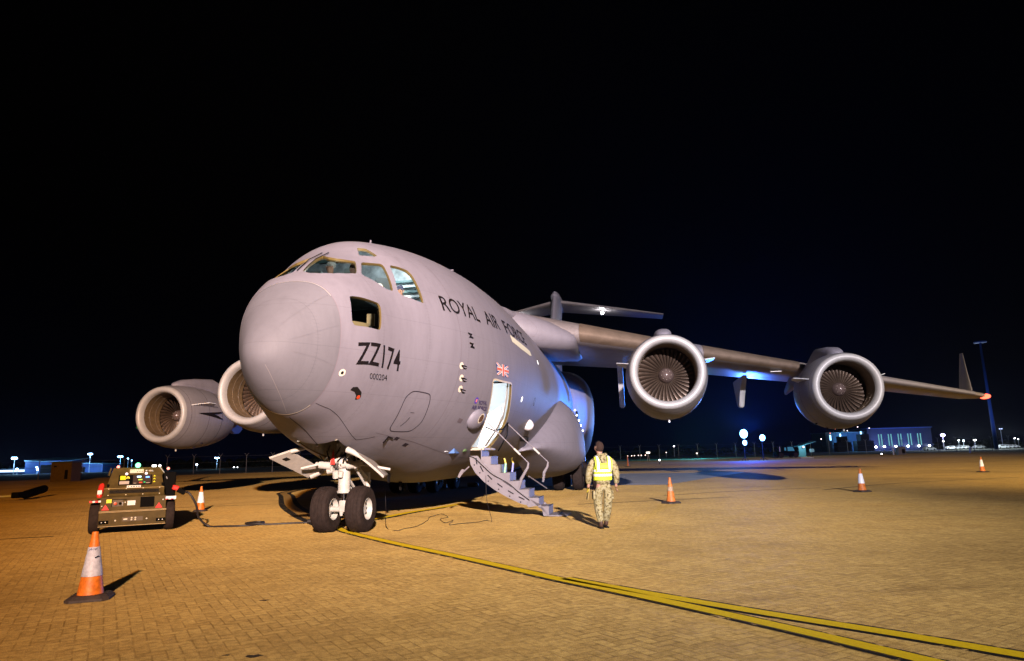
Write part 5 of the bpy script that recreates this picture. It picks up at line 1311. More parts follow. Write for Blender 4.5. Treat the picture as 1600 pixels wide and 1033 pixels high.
def hand(base, d, side, parent, m, curl=.5, sc=1.):
    d = Vector(d).normalized(); s = Vector((0, 1, 0)); s = (s-d*s.dot(d)).normalized(); p = d.cross(s)*side
    for k, (w, L) in enumerate(((.028, .075), (.010, .082), (-.009, .076), (-.027, .06))):
        b0 = Vector(base)+d*.02+s*w; b1 = b0+d*L*.5*sc+p*.01; b2 = b1+d*L*.35*(1-curl*.6)+p*.03*curl; b3 = b2+d*L*.2*(1-curl)+p*.022*curl
        obj('finger', TUBE([b0, b1, b2, b3], [.0095, .009, .008, .006], 8), m, parent, True)
    t0 = Vector(base)+s*.03-d*.02; obj('thumb', TUBE([t0, t0+s*.025+d*.02+p*.01, t0+s*.03+d*.05+p*.02], [.012, .010, .007], 8), m, parent, True)
body = skin('body', J, E_, M_SKN, PM, 2)
hand((.30, .06, .85), (0, .1, -1), 1, body, M_SKN)
hand((-.315, .08, .85), (0, .1, -1), -1, body, mat('yellow_glove', (.62, .48, .03), .7))
# clothes
skin('trousers', [((0, 0, 1.0), .165, .13), ((0, 0, .93), .155, .125), ((-.105, .0, .84), .105, .11), ((-.115, .09, .56), .088, .10), ((-.115, .09, .46), .088, .095), ((-.098, .02, .22), .078, .085), ((-.09, -.015, .12), .07, .075),
                  ((.105, 0, .84), .105, .11), ((.088, .0, .56), .09, .10), ((.08, .02, .44), .085, .095), ((.065, .11, .22), .075, .085), ((.06, .16, .14), .068, .072)],
     [(0, 1), (1, 2), (2, 3), (3, 4), (4, 5), (5, 6), (1, 7), (7, 8), (8, 9), (9, 10), (10, 11)], M_CAMO, PM)
for x, z in ((-.215, .70), (.19, .70)): obj('cargo_pocket', BOX(Vector((x, .04, z)), (.05, .16, .19), None, .02), M_CAMO, PM)
skin('jacket', [((0, .0, .90), .185, .145), ((0, .0, 1.02), .18, .14), ((0, .01, 1.2), .175, .135), ((0, .02, 1.38), .185, .135), ((-.005, .03, 1.49), .12, .105), ((-.015, .045, 1.545), .085, .085),
                ((-.205, .02, 1.44), .095, .09), ((-.275, .01, 1.28), .082, .085), ((-.305, .02, 1.14), .076, .078), ((-.315, .055, .99), .062, .065), ((-.318, .07, .935), .052, .055),
                ((.205, .02, 1.44), .095, .09), ((.275, -.005, 1.28), .082, .085), ((.305, -.01, 1.14), .076, .078), ((.308, .035, .99), .062, .065), ((.308, .045, .93), .052, .055)],
     [(0, 1), (1, 2), (2, 3), (3, 4), (4, 5), (3, 6), (6, 7), (7, 8), (8, 9), (9, 10), (3, 11), (11, 12), (12, 13), (13, 14), (14, 15)], M_CAMO, PM)
skin('hood', [((-.11, -.01, 1.57), .05, .05), ((-.07, -.085, 1.56), .06, .05), ((0, -.115, 1.51), .085, .055), ((.05, -.085, 1.56), .06, .05), ((.09, -.01, 1.57), .05, .05), ((0, -.12, 1.37), .045, .035)], [(0, 1), (1, 2), (2, 3), (3, 4), (2, 5)], M_CAMO, PM)
def vest_ring(z, rx, ry, cx=0, cy=0, n=40, a0=0, a1=2*pi):
    return [Vector((cx+rx*math.copysign(abs(cos(a))**.85, cos(a)), cy+ry*math.copysign(abs(sin(a))**.85, sin(a)), z)) for a in [a0+(a1-a0)*k/n for k in range(n)]]
def vest_band(zs_, name, m, off=0.):
    bm = bmesh.new(); R_ = []
    for z in zs_:
        t_ = (z-.93)/.5; rx = .205-.015*t_+off; ry = .165-.015*t_+off
        if z > 1.36: rx -= (z-1.36)*.35
        R_.append([bm.verts.new(p) for p in vest_ring(z, rx, ry, 0, .015)])
    for i in range(len(R_)-1):
        for k in range(40): bm.faces.new((R_[i][k], R_[i][(k+1) % 40], R_[i+1][(k+1) % 40], R_[i+1][k]))
    return obj(name, bm, m, PM, True)
vest_band([1.02+.03*i for i in range(13)], 'hi_vis_vest', M_VIS)
vest_band([1.105, 1.15], 'reflective_band', M_RFT, .007); vest_band([1.20, 1.245], 'reflective_band', M_RFT, .007)
for s in (-1, 1):
    bm = bmesh.new(); pr = None     # shoulder panels and their tapes
    for (y, z, w0, w1) in ((-.145, 1.24, .09, .17), (-.15, 1.36, .075, .185), (-.13, 1.45, .085, .19), (-.06, 1.525, .09, .185), (.04, 1.54, .09, .18), (.13, 1.47, .08, .18), (.165, 1.36, .07, .17)):
        cur = (bm.verts.new((s*w0, y, z)), bm.verts.new((s*w1, y, z-.02)))
        if pr: bm.faces.new((pr[0], pr[1], cur[1], cur[0]))
        pr = cur
    sol = obj('vest_shoulder', bm, M_VIS, PM, True)
    bm = bmesh.new(); pr = None
    for (y, z, w0, w1) in ((-.158, 1.24, .105, .150), (-.162, 1.36, .10, .148), (-.142, 1.455, .105, .15), (-.062, 1.538, .11, .15), (.04, 1.553, .11, .15)):
        cur = (bm.verts.new((s*w0, y, z)), bm.verts.new((s*w1, y, z-.012)))
        if pr: bm.faces.new((pr[0], pr[1], cur[1], cur[0]))
        pr = cur
    obj('shoulder_tape', bm, M_RFT, PM, True)
obj('back_panel', BOX(Vector((0, -.165, 1.31)), (.19, .012, .08), Matrix.Rotation(-.05, 3, 'X'), .004), mat('panel_green', (.50, .66, .05), .6), PM)
# head details (head turned to the left)
hc = Vector((-.045, .085, 1.745)); hr_ = Matrix.Rotation(.55, 3, 'Z')
def HP(x, y, z): return hc + hr_ @ Vector((x, y, z))
bm = bmesh.new(); bmesh.ops.create_uvsphere(bm, u_segments=24, v_segments=16, radius=1)
bmesh.ops.transform(bm, matrix=Matrix.Translation(HP(0, -.028, -.012)) @ hr_.to_4x4() @ Matrix.Diagonal((.088, .104, .122, 1)), verts=bm.verts)
for v in list(bm.verts):
    l = hr_.inverted() @ (v.co-hc)
    if l.y > .045 and l.z < .05: v.co = HP(l.x*.85, .03, l.z)
hair = obj('hair', bm, M_HAIR, PM, True)
bm = bmesh.new(); bmesh.ops.create_uvsphere(bm, u_segments=20, v_segments=14, radius=1)
bmesh.ops.transform(bm, matrix=Matrix.Translation(HP(0, .03, -.03)) @ hr_.to_4x4() @ Matrix.Diagonal((.066, .075, .088, 1)), verts=bm.verts)
fc = obj('face', bm, M_SKN, PM, True)
obj('nose', TUBE([HP(0, .095, .01), HP(0, .118, -.03), HP(0, .10, -.042)], [.010, .015, .01], 8), M_SKN, fc, True)
for s in (-1, 1):
    obj('ear', BOX(HP(s*.078, -.005, -.015), (.018, .035, .06), hr_, .008), M_SKN, fc)
    obj('eye', BOX(HP(s*.03, .098, .008), (.022, .01, .010), hr_, .003), M_BLACK, fc)
obj('mouth', BOX(HP(0, .098, -.065), (.045, .01, .010), hr_, .003), mat('lip_skin', (.35, .13, .10), .5), fc)
for (x, y, z, h_) in ((-.09, -.01, .04, .115), (.065, .15, .055, .11)):
    bt = skin('boot', [((x, y, z+h_+.02), .052, .055), ((x, y, z+.02), .046, .055), ((x, y+.10, z-.0), .045, .038), ((x, y+.18, z-.005), .036, .028)], [(0, 1), (1, 2), (2, 3)], M_BOOT, PM)
    obj('boot_sole', BOX(Vector((x, y+.06, max(.018, z-.04))), (.09, .30, .025), None, .01), M_RUB, bt)
obj('headset_band', TUBE([HP(-.092, 0, .0), HP(-.08, -.01, .085), HP(0, -.01, .122), HP(.08, -.01, .085), HP(.092, 0, .0)], .010, 8), M_BLACK, PM, True)
cdp = obj('held_card', SLAB([(-.36, .02, .60), (-.36, .16, .62), (-.30, .17, .86), (-.30, .04, .86)], .012), mat('card_tan', (.38, .27, .08), .6))
cdp.location = PM.location; cdp.rotation_euler = PM.rotation_euler; tag(cdp, 'tan card held in the gloved hand of the walking person', 'card')

def pilot(x, y, z, rz, label, hairc, shirt):
    w = a2w(x, y, z); p = empty('person', w, AC.rotation_euler.z + rz, label, 'person')
    J = [((0, 0, 0), .13, .1), ((0, 0, .22), .13, .1), ((0, .01, .38), .14, .09), ((0, .02, .50), .05, .05), ((0, .04, .60), .072, .085), ((0, .045, .70), .078, .09),
         ((-.19, .02, .36), .05, .05), ((-.26, .12, .14), .04, .04), ((-.20, .34, .16), .03, .03), ((.19, .02, .36), .05, .05), ((.26, .12, .14), .04, .04), ((.20, .34, .16), .03, .03)]
    b = skin('body', J, [(0, 1), (1, 2), (2, 3), (3, 4), (4, 5), (2, 6), (6, 7), (7, 8), (2, 9), (9, 10), (10, 11)], M_SKN, p)
    for s in (-1, 1): hand((s*.20, .36, .16), (0, 1, -.05), s, b, M_SKN)
    skin('shirt', [((0, 0, -.02), .16, .12), ((0, 0, .22), .155, .115), ((0, .01, .38), .16, .11), ((0, .02, .46), .07, .07), ((-.19, .02, .36), .07, .07), ((-.26, .12, .14), .055, .055), ((-.22, .26, .15), .045, .045),
                   ((.19, .02, .36), .07, .07), ((.26, .12, .14), .055, .055), ((.22, .26, .15), .045, .045)], [(0, 1), (1, 2), (2, 3), (2, 4), (4, 5), (5, 6), (2, 7), (7, 8), (8, 9)], shirt, p)
    bm = bmesh.new(); bmesh.ops.create_uvsphere(bm, u_segments=18, v_segments=12, radius=1)
    bmesh.ops.transform(bm, matrix=Matrix.Translation((0, .015, .72)) @ Matrix.Diagonal((.088, .105, .085, 1)), verts=bm.verts)
    for v in bm.verts:
        if v.co.y > .07 and v.co.z < .74: v.co.y = .05
    obj('hair', bm, hairc, p, True)
    obj('nose', TUBE([(0, .12, .68), (0, .155, .64), (0, .13, .63)], [.01, .014, .01], 8), M_SKN, p, True)
    for s in (-1, 1):
        obj('eye', BOX(Vector((s*.032, .128, .675)), (.022, .012, .01)), M_BLACK, p); obj('ear', BOX(Vector((s*.085, .04, .655)), (.015, .035, .06), None, .006), M_SKN, p)
    obj('mouth', BOX(Vector((0, .125, .605)), (.045, .012, .01)), mat('lip_skin', (.35, .13, .10), .5), p)
    return p
M_SHW = mat('pale_shirt', (.70, .72, .68), .7)
pilot(2.60, .14, 5.16, pi-.6, 'person with pale cap of white hair sitting behind the front cockpit window', mat('white_hair', (.75, .76, .74), .8), M_SHW)
pilot(2.95, .52, 5.18, pi-.2, 'person in a dark collar leaning behind the right edge of the front cockpit window', M_HAIR, mat('khaki_shirt', (.40, .38, .28), .8))
pilot(3.40, 1.45, 4.72, pi+.4, 'person with a dark headset behind the rearmost cockpit side window', mat('navy_cap', (.05, .06, .12), .6), mat('navy_shirt', (.04, .06, .14), .7))

# ------------------------------------------------------------------ perimeter fence
M_POST = mat('fence_post_grey', (.20, .19, .18), .6); M_WIRE = mat('fence_wire', (.05, .05, .05), .6)
def fence(P0, P1, n, h, label, mesh_d=True):
    P0, P1 = Vector((*P0, 0)), Vector((*P1, 0)); d = (P1-P0).normalized()
    f = empty('perimeter_fence', P0, 0, label, 'fence')
    post0 = None
    for i in range(n+1):
        p = (P1-P0)*i/n
        if post0 is None:
            bm = bmesh.new(); tube(bm, [(0, 0, 0), (0, 0, h)], .055, 6); tube(bm, [(0, 0, h), d*-.35+Vector((0, 0, h+.45))], .035, 5); tube(bm, [(0, 0, h), d*.35+Vector((0, 0, h+.45))], .035, 5)
            post0 = obj('fence_post', bm, M_POST, f); post0.location = p
        else:
            c = post0.copy(); COL.objects.link(c); c.parent = f; c.location = p
    bm = bmesh.new()
    for z in (.1, h*.33, h*.66, h): tube(bm, [(0, 0, z), (P1-P0)+Vector((0, 0, z))], .02, 4)
    obj('fence_wires', bm, M_WIRE, f)
fence((-118, 76), (-60, 105), 12, 2.6, 'wire perimeter fence at the left behind the small brown hut')
fence((-60, 118), (-16, 122), 10, 3.0, 'wire perimeter fence with forked posts between the power cart and the nose gear')
fence((20, 160), (150, 172), 28, 3.2, 'long wire perimeter fence across the far right side of the apron')

# ------------------------------------------------------------------ far buildings
M_HUT = mat('hut_brick', (.16, .09, .045), .8, 0, .15, 3)
ht = empty('hut', (-56.0, 84.5, 0), .12, 'small flat-roofed brown hut with a dark doorway at the far left', 'hut')
obj('wall', BOX(Vector((0, 1.2, 1.15)), (2.35, 2.4, 2.3)), M_HUT, ht); obj('roof', BOX(Vector((0, 1.2, 2.37)), (2.7, 2.8, .14)), mat('roof_grey', (.10, .09, .08), .7), ht)
obj('doorway', BOX(Vector((.62, -.01, .85)), (.36, .05, 1.1)), M_DARK, ht); obj('wall_vent', BOX(Vector((-.7, -.01, 1.85)), (.32, .05, .18)), M_DARK, ht)
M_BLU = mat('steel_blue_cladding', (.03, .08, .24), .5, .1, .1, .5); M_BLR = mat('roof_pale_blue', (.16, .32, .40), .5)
def build_box(name, x0, x1, Y, z0, z1, depth, m, parent): return obj(name, BOX(Vector(((x0+x1)/2, Y+depth/2, (z0+z1)/2)), (x1-x0, depth, z1-z0)), m, parent)
M_LITW = emat('lit_blue_wall', (.05, .19, .75), .55)
hl = empty('hangar', (-174, 252, 0), 0, 'blue-lit low hangar behind the small brown hut at the far left', 'hangar')
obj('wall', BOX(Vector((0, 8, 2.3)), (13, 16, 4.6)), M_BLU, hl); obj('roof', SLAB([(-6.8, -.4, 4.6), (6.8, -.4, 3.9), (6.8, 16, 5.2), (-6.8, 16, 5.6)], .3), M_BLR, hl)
obj('door', BOX(Vector((1.5, -.05, 1.6)), (4.5, .1, 3.0)), M_DARK, hl)
hl2 = empty('hangar', (-159, 254, 0), 0, 'lower blue-lit building just right of the small brown hut', 'hangar')
obj('wall', BOX(Vector((0, 6, 1.6)), (12, 12, 3.2)), M_BLU, hl2); obj('roof', BOX(Vector((0, 5.5, 3.3)), (12.8, 14, .25), Matrix.Rotation(.05, 3, 'Y')), M_BLR, hl2); obj('door', BOX(Vector((-2, -.05, 1.0)), (3, .1, 2.0)), M_DARK, hl2)
lamp('hangar_wall_light', 'POINT', (-172, 240, 3.0), 6000, (.25, .5, 1), .5); lamp('hangar_wall_light', 'POINT', (-158, 244, 2.8), 4000, (.25, .5, 1), .5)
# lit white terminal strip at the far left
lt = empty('terminal_building', (-196, 262, 0), 0, 'long white-lit low building at the far left edge', 'building')
obj('wall', BOX(Vector((0, 5, 1.0)), (28, 10, 2.0)), M_BLU, lt); obj('lit_window_band', BOX(Vector((0, -.1, 1.2)), (26, .1, .8)), emat('window_band', (.55, .8, 1.0), 2.2), lt); obj('roof', BOX(Vector((0, 5, 2.1)), (29, 11, .2)), M_BLR, lt)
# big hangar on the right
bh = empty('hangar', (187, 332, 0), 0, 'large dark blue hangar with five pairs of lit window strips at the right', 'hangar')
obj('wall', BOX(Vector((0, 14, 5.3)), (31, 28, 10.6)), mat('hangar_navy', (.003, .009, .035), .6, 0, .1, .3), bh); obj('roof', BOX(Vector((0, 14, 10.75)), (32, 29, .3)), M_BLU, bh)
M_WST = emat('window_strip', (.22, .62, .62), .8)
for k in range(5):
    for d in (-.65, .65): obj('window', BOX(Vector((-9.6+k*4.75+d, -.06, 5.1)), (.42, .12, 5.6)), M_WST, bh)
WL = emat('wall_lamp', (.75, .85, 1), 22)
for x in (-14.0, -12.6, -8.6, -3.0, 2.9, 8.2, 13.2):
    bm = bmesh.new(); bmesh.ops.create_uvsphere(bm, u_segments=10, v_segments=6, radius=.48); bmesh.ops.translate(bm, vec=(x, -1.0, 1.9), verts=bm.verts); obj('wall_lamp', bm, WL, bh)
lamp('hangar_wall_light', 'POINT', (180, 322, 4), 8000, (.2, .3, 1), .5); lamp('hangar_wall_light', 'POINT', (194, 322, 4), 6000, (.2, .3, 1), .5)
an = empty('annex_building', (161.5, 334, 0), 0, 'dim teal annex beside the large hangar with bright upright lamps', 'building')
obj('wall', BOX(Vector((0, 8, 4.6)), (19, 16, 9.2)), mat('annex_teal', (.03, .09, .16), .6), an); obj('roof', BOX(Vector((0, 8, 9.3)), (19.4, 17, .2)), M_BLR, an)
for x, z in ((-7.3, 6.9), (-2.4, 7.4), (7.8, 8.3)): obj('upright_lamp', BOX(Vector((x, -.2, z)), (.65, .2, 2.6)), emat('upright_lamp', (.35, .7, 1), 3.5), an)
lamp('hangar_wall_light', 'POINT', (160, 326, 6), 3500, (.15, .5, 1), .5)
for i, (x, w, s) in enumerate(((156.5, 6.6, 1.0), (166.5, 8.0, 1.12))):
    sl = empty('plant_tower', (x, 325, 0), 0, ('left' if i == 0 else 'right')+' of the two black stepped plant towers in front of the teal annex', 'tower')
    obj('lower_block', BOX(Vector((0, 2, 2.2*s)), (w, 4, 4.4*s)), M_DARK, sl); obj('upper_block', BOX(Vector((0, 2, 5.8*s)), (w*.5, 4, 2.8*s)), M_DARK, sl)
for i, (u, v) in enumerate(((1283, 686), (1297, 677), (1305, 670), (1324, 673), (1340, 667), (1358, 669))):
    p = far(u, v, 324 if i else 300); m_ = empty('obstruction_light_pole', (p.x, p.y, 0), 0, 'thin pole with a small %s light, %s of the row above the teal annex' % ('red' if i in (1, 2) else 'pink-white', ('first', 'second', 'third', 'fourth', 'fifth', 'sixth')[i]), 'light pole', 'small lights above the annex')
    obj('pole', TUBE([(0, 0, 0), (0, 0, p.z)], .05, 5), M_DARK, m_); bm = bmesh.new(); bmesh.ops.create_uvsphere(bm, u_segments=8, v_segments=6, radius=.22); bmesh.ops.translate(bm, vec=(0, 0, p.z), verts=bm.verts)
    obj('lamp', bm, emat('obst_red', (1, .25, .18), 3) if i in (1, 2) else emat('obst_white', (1, .72, .75), 5), m_)

# ------------------------------------------------------------------ lamp posts
def lamppost(u, v, Y, r, col, s, label, headw=1.0, arms=1, cat='lamp post', group=None, light=0, base=0):
    r *= .78; headw *= .9; p = far(u, v, Y); o = empty('lamp_post', (p.x, p.y, 0), 0, label, cat, group)
    obj('pole', TUBE([(0, .2, 0), (0, .2, p.z)], max(.10, r*.22), 6), mat('post_lit_grey', (.42, .46, .52), .5), o)
    if arms > 1: obj('cross_arm', TUBE([(-headw, .1, p.z), (headw, .1, p.z)], r*.2, 6), M_POST, o)
    for k in range(arms):
        x = 0 if arms == 1 else -headw+2*headw*k/(arms-1)
        bm = bmesh.new(); bmesh.ops.create_uvsphere(bm, u_segments=12, v_segments=8, radius=r); bmesh.ops.transform(bm, matrix=Matrix.Translation((x, 0, p.z)) @ Matrix.Diagonal((1.2, 1, .8, 1)), verts=bm.verts)
        obj('lamp_head', bm, emat('lamp_%d_%d_%d_%g' % (*[int(c*99) for c in col], s), col, s), o, True)
    if light: lamp('lamp_post_light', 'POINT', (p.x, p.y-1.5, p.z-.3), light, col, .3)
    return o
BL = (.35, .65, 1.0)
lamppost(22.5, 716, 250, .55, BL, 25, 'tall lamp post with one wide blue-white head at the far left edge', .6, 3, light=2500)
lamppost(141, 709.5, 250, .45, BL, 22, 'tall lamp post with a crossed blue-white head, just right of the brown hut', .5, 3, light=1500)
lamppost(188, 713.5, 250, .55, (.15, .5, 1), 18, 'blue lamp post above the left part of the power cart', .5, 2, light=1500)
lamppost(200, 716.5, 255, .30, BL, 12, 'small pale lamp post just right of the blue one above the power cart')
lamppost(206, 719.5, 255, .28, BL, 12, 'smallest of the lamps above the power cart, beside its green beacon')
lamppost(26.5, 733, 250, .50, BL, 18, 'low bright lamp beneath the tall post at the far left edge')
lamppost(57.5, 730.2, 250, .38, BL, 18, 'low lamp at the left corner of the blue hangar, upper of two heights')
lamppost(59, 733.8, 246, .50, BL, 18, 'low lamp at the left corner of the blue hangar, lower of two heights')
lamppost(307.5, 726, 200, .30, (.6, .8, 1), 22, 'single low blue-white lamp above the small cone on the left')
lamppost(339, 715.5, 250, .36, BL, 18, 'tall twin-headed lamp post between the cone and the nose gear', .55, 2, light=900)
lamppost(365.5, 730.2, 250, .28, (.9, .95, 1), 12, 'low lamp left of the pair just left of the open gear door'); lamppost(371, 730.2, 250, .24, (.9, .95, 1), 9, 'low lamp right of the pair just left of the open gear door')
lamppost(1473, 680, 300, .95, (.62, .52, 1), 22, 'lamp post with a big violet-white head right of the large hangar', light=1200)
lamppost(1474, 689.5, 300, .32, (1, 1, .85), 12, 'small lamp right below the big violet-white one')
lamppost(1498, 688, 320, .36, (.8, 1, .85), 16, 'first short lamp right of the violet lamp', light=500); lamppost(1505.5, 688.5, 320, .40, (.75, .9, 1), 16, 'second short lamp right of the violet lamp', light=500)
lamppost(1523, 687.5, 320, .36, (.95, 1, .9), 16, 'short twin lamp midway between the violet lamp and the tall mast', .4, 2, light=500)
lamppost(1553, 686, 330, .36, (.9, 1, .9), 14, 'short lamp immediately left of the foot of the tall mast')
lamppost(1585.5, 685, 330, .34, (1, 1, 1), 14, 'left lamp of the pair near the right edge'); lamppost(1591, 686, 330, .30, (1, 1, 1), 14, 'right lamp of the pair near the right edge')
lamppost(1563.5, 670, 300, .30, (.45, .55, .95), 5, 'slim post with a faint blue head right of the tall mast', .5, 2)
lamppost(1053, 697.3, 260, .32, (1, .95, .9), 10, 'small white lamp in the dark sky left of the blue floodlights')
lamppost(1089, 708.5, 260, .28, (1, .85, .7), 7, 'faint warm lamp on the horizon left of the blue floodlights')
lamppost(1041, 707, 260, .22, (1, .75, .6), 4, 'faintest warm lamp, left of the warm one on the horizon')
# tall mast
p0, p1 = far(1557, 700, 224), far(1537, 535, 224)
ms = empty('high_mast', (p0.x, p0.y, 0), 0, 'very tall unlit blue-tinged mast at the right edge', 'mast')
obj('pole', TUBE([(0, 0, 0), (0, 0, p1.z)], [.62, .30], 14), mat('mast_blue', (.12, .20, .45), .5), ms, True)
obj('head_ring', LATHE([(p1.z-.2, .2), (p1.z-.1, 1.9), (p1.z+.25, 1.9), (p1.z+.3, .2)], 20), mat('mast_blue', (.12, .20, .45), .5), ms)
lamp('mast_wash', 'SPOT', (p0.x-14, p0.y-22, 1), 9000, (.15, .3, 1), 1, (p0.x, p0.y, 20), 60, .6)

# ------------------------------------------------------------------ floodlight towers on the far side
FB = emat('flood_lens', (.22, .56, 1.0), 14)
for i, (x, y, z, r) in enumerate(((36.25, 108, 4.25, .62), (39.0, 107.6, 3.55, .44))):
    o = empty('floodlight_tower', (x, y, 0), 0, ('left and brighter' if i == 0 else 'right and smaller')+' of the two blazing blue floodlight towers beyond the apron', 'floodlight')
    obj('mast', TUBE([(0, .3, 0), (0, .3, z)], .06, 8), M_DARK, o)
    for dx in (-.6, .6): obj('outrigger', TUBE([(0, .3, .7), (dx, .3, .02)], .03, 6), M_DARK, o)
    bm = bmesh.new(); bmesh.ops.create_uvsphere(bm, u_segments=20, v_segments=12, radius=r); bmesh.ops.transform(bm, matrix=Matrix.Translation((0, 0, z)) @ Matrix.Diagonal((.95, .6, 1.1, 1)), verts=bm.verts)
    obj('lamp_head', bm, FB, o, True)
    if i == 0:
        bm = bmesh.new(); bmesh.ops.create_uvsphere(bm, u_segments=20, v_segments=12, radius=.36); bmesh.ops.transform(bm, matrix=Matrix.Translation((.05, 0, 2.85)) @ Matrix.Diagonal((.9, .6, 1.1, 1)), verts=bm.verts)
        obj('lamp_head', bm, FB, o, True)
# strip of grass in a lighter colour that stands for their light
sheet('grass_strip', [(20, 158), (60, 162), (64, 200), (10, 195)], -.02, mat('grass_lit_tint', (.10, .22, .14), .9))
lamp('grass_flood', 'POINT', (45, 172, 5), 6000, (.12, .75, .95), .5)
# ------------------------------------------------------------------ vehicles in the distance
def tug():
    p = far(1229, 713.5, 140); t = empty('tow_tractor', (p.x, p.y, 0), .1, 'dark tow tractor with a blue-lit glass cab standing right of the floodlights', 'tractor')
    obj('body', BOX(Vector((0, 0, .85)), (4.6, 2.0, .75), None, .12), M_GBK, t); cb_ = obj('cab', BOX(Vector((.1, 0, 1.75)), (2.6, 1.8, 1.1), None, .1), M_GBK, t)
    obj('window', SLAB([(-.1, -.93, 1.35), (1.35, -.93, 1.35), (1.0, -.93, 2.15), (-.1, -.93, 2.15)], .03), emat('cab_window', (.08, .30, .50), .5), cb_)
    obj('window', BOX(Vector((-.6, -.92, 1.75)), (.35, .04, .6)), emat('cab_window', (.08, .30, .50), .5), cb_)
    obj('exhaust_stack', TUBE([(-1.6, -.6, 1.2), (-1.6, -.6, 2.2)], .10, 8), mat('pale_stack', (.5, .4, .42), .5), t); obj('rear_housing', BOX(Vector((1.9, 0, 1.6)), (.9, 1.7, 1.0), None, .1), M_GBK, t)
    for x in (-1.6, 1.5):
        for y in (-1.0, 1.0): obj('wheel', LATHE([(-.15, 0), (-.15, .5), (.15, .5), (.15, 0)], 20, 'Y', Vector((x, y, .5))), M_TYRE, t)
tug()
p = far(1258, 708, 150); sg_ = empty('equipment_shelter', (p.x, p.y, 0), 0, 'small teal-lit shelter with a slanting roof right of the tow tractor', 'shelter')
obj('wall', BOX(Vector((-.4, 2, 1.2)), (1.6, 3, 2.4)), mat('shelter_teal', (.10, .24, .28), .6), sg_); obj('slanting_roof', SLAB([(-2, 0, 1.9), (2.6, 0, 3.2), (2.6, 3, 3.2), (-2, 3, 1.9)], .12), mat('shelter_teal', (.10, .24, .28), .6), sg_)
obj('sign_board', BOX(Vector((1.3, -.5, 1.3)), (1.0, .08, .7)), mat('sign_grey', (.25, .3, .32), .6), sg_); obj('sign_leg', TUBE([(1.3, -.45, 0), (1.3, -.45, 1)], .04, 6), M_DARK, sg_)
bm = bmesh.new(); bmesh.ops.create_uvsphere(bm, u_segments=10, v_segments=6, radius=.15); bmesh.ops.translate(bm, vec=(-.3, -.2, 2.1), verts=bm.verts); obj('lamp', bm, emat('obst_white', (1, .72, .75), 5), sg_)
lamp('shelter_light', 'POINT', (p.x-.3, p.y-1.5, 2.4), 300, (.3, .8, 1), .1)
p = far(1261, 713.5, 120); tag(obj('wooden_beam', BOX(Vector((0, 0, .12)), (2.2, .25, .2), None, .02), mat('beam_tan', (.42, .32, .14), .7)), 'long tan beam on the ground right of the tow tractor', 'beam').location = (p.x, p.y, 0)
# parked cars
def car(col):
    t = empty('parked_car', (0, 0, 0), 0, 'car', 'car')
    bd = bmesh.new(); slab(bd, [(-2.1, -.85, .35), (2.1, -.85, .35), (2.15, -.85, .75), (1.2, -.85, .95), (.7, -.80, 1.42), (-1.0, -.80, 1.45), (-1.7, -.85, 1.0), (-2.15, -.85, .9)], 0, (0, 1.7, 0))
    bmesh.ops.bevel(bd, geom=bd.edges[:], offset=.07, segments=2, affect='EDGES'); b_ = obj('body', bd, col, t)
    obj('window', SLAB([(-1.35, -.87, 1.0), (.75, -.87, 1.0), (.5, -.84, 1.34), (-.9, -.84, 1.36)], .02), M_GBK, t)
    for x in (-1.35, 1.35):
        for y in (-.8, .8): obj('wheel', LATHE([(-.1, 0), (-.1, .33), (.1, .33), (.1, 0)], 18, 'Y', Vector((x, y, .33))), M_TYRE, t)
    for y in (-.6, .6): obj('headlight', BOX(Vector((2.13, y, .68)), (.06, .3, .14)), mat('headlight', (.8, .8, .8), .1), t)
    return t
proto = car(mat('car_white', (.8, .82, .85), .3))
spots = [(1452, 250, .1), (1485.5, 280, .0), (1493, 282, .2), (1499, 284, -.1), (1505.5, 286, .1), (1509.5, 288, .3), (1528.5, 290, .1), (1533, 292, .4), (1565, 250, .2), (1571, 252, 0), (1577, 254, .1), (1583, 256, -.2)]
LBL = ['white car parked before the right end of the large hangar', 'leftmost white car of the row right of the violet lamp', 'second white car of the row right of the violet lamp', 'third white car of the row right of the violet lamp', 'fourth white car of the row right of the violet lamp', 'last white car of the row right of the violet lamp',
       'white car parked alone left of the tall mast', 'white car just right of the lone one, left of the tall mast', 'first white car right of the tall mast', 'second white car right of the tall mast', 'third white car right of the tall mast', 'outermost white car right of the tall mast']
for i, ((u, Y, rz), lb) in enumerate(zip(spots, LBL)):
    o = proto if i == 0 else copy_tree(proto); p = far(u, 700, Y); o.location = (p.x, Y, 0); o.rotation_euler = (0, 0, rz); o['label'] = lb; o['group'] = 'white cars parked beyond the fence'
for u, Y, e_ in ((1452, 240, 1200), (1490, 268, 5000), (1505, 272, 5000), (1530, 280, 2500), (1568, 238, 4000), (1580, 240, 5000)):
    p = far(u, 690, Y); lamp('car_park_light', 'POINT', (p.x, Y, 5), e_, (.8, .92, 1), .3)
for u, Y, lab in ((985, 250, 'string of tiny warm lamps low on the horizon right of the walking person'),):
    st2 = empty('lamp_string', (far(u, 712, Y).x, Y, 0), 0, lab, 'lamps'); zz = far(u, 712.5, Y).z
    obj('rail', TUBE([(-3.5, .2, .6), (6, .2, .9)], .06, 5), M_DARK, st2)
    for k in range(7):
        bm = bmesh.new(); bmesh.ops.create_uvsphere(bm, u_segments=8, v_segments=6, radius=.17); bmesh.ops.translate(bm, vec=(-1+k*1.25+.2*(k % 2), 0, max(.3, zz+.03*k)), verts=bm.verts); obj('lamp', bm, emat('warm_dot', (1, .7, .55), 5), st2)
p = far(1013, 714, 150); mk = empty('marker_board', (p.x, p.y, 0), 0, 'lit white marker board on legs near the fence right of the walking person', 'sign')
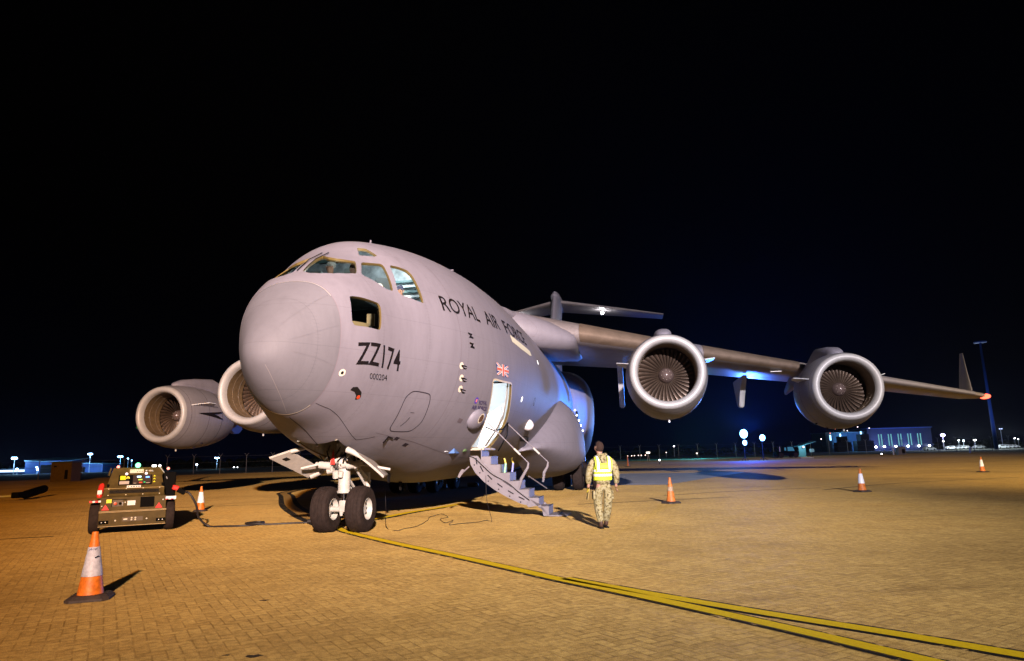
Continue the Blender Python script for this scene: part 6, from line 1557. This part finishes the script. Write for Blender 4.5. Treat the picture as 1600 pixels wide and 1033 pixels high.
obj('board', BOX(Vector((0, 0, 1.75)), (.8, .15, .35)), emat('marker_lit', (1, .85, .75), 3), mk)
for dx in (-.25, .25): obj('leg', TUBE([(0, 0, 1.6), (dx, 0, 0)], .06, 6), mat('marker_leg', (.55, .42, .33), .6), mk)
for (u, v, Y, lab) in ((1030.5, 719, 100, 'white edge light on the ground right of the walking person'), (1377.5, 709.5, 120, 'tiny white edge light below the large hangar')):
    q = far(u, v, Y); e2 = tag(obj('edge_light', LATHE([(0, .05), (max(.1, q.z), .05)], 8), M_DARK), lab, 'edge light'); e2.location = (q.x, q.y, 0)
    bm = bmesh.new(); bmesh.ops.create_uvsphere(bm, u_segments=10, v_segments=6, radius=.11); bmesh.ops.translate(bm, vec=(0, 0, max(.12, q.z)), verts=bm.verts); obj('lamp', bm, emat('edge_white', (.85, .9, 1), 10), e2)
p = far(1410, 707, 140); cbn = empty('equipment_cabinet', (p.x, p.y, 0), 0, 'grey cabinet with a dark opening by the fence below the large hangar', 'cabinet')
obj('housing', BOX(Vector((0, .6, .8)), (1.5, 1.2, 1.6), None, .04), mat('cabinet_grey', (.16, .14, .15), .7), cbn); obj('opening', BOX(Vector((.25, -.02, .7)), (.6, .05, .9)), M_DARK, cbn)
for u, lab, c in ((1396, 'pale bollard left of the grey cabinet', (.5, .5, .5)), (1516, 'blue-grey bollard below the row of parked cars', (.25, .3, .55))):
    p = far(u, 707, 140); b2 = tag(obj('bollard', LATHE([(0, .16), (1.2, .16), (1.3, .1)], 12), mat('bollard_%d' % u, c, .6)), lab, 'bollard'); b2.location = (p.x, p.y, 0); b2.rotation_euler = (0, .1 if u > 1500 else 0, 0)
# low dark tree line
random.seed(11)
tl_ = bmesh.new()
for i in range(420):
    u = random.uniform(-60, 1700); Y = random.uniform(360, 420); p = far(u, 700, Y); h = random.uniform(1.5, 4.5) if u < 900 else random.uniform(1.5, 3.5)
    for k in range(5):
        r = random.uniform(.9, 2.2); bmesh.ops.create_icosphere(tl_, subdivisions=1, radius=r, matrix=Matrix.Translation((p.x+random.uniform(-3, 3), Y+random.uniform(-2, 2), random.uniform(0, h))) @ Matrix.Rotation(random.random()*3, 4, 'Z'))
tag(obj('tree_line', tl_, mat('dark_foliage', (.02, .03, .015), .9)), 'low dark belt of far-off trees along the horizon', 'trees', kind='stuff')

# ------------------------------------------------------------------ thin haze added to give the floodlights a halo
HZ = bpy.data.materials.new('halo_haze'); HZ.use_nodes = True; t = HZ.node_tree; t.nodes.clear(); o_ = t.nodes.new('ShaderNodeOutputMaterial'); v_ = t.nodes.new('ShaderNodeVolumePrincipled')
inp(v_, 'Color', (.85, .9, 1, 1)); inp(v_, 'Density', .00006); inp(v_, 'Anisotropy', .6); t.links.new(v_.outputs[0], o_.inputs['Volume'])
tag(obj('haze', BOX(Vector((0, 180, 22)), (900, 620, 46)), HZ), 'thin haze added over the apron for the lamp halos', 'haze', kind='stuff')
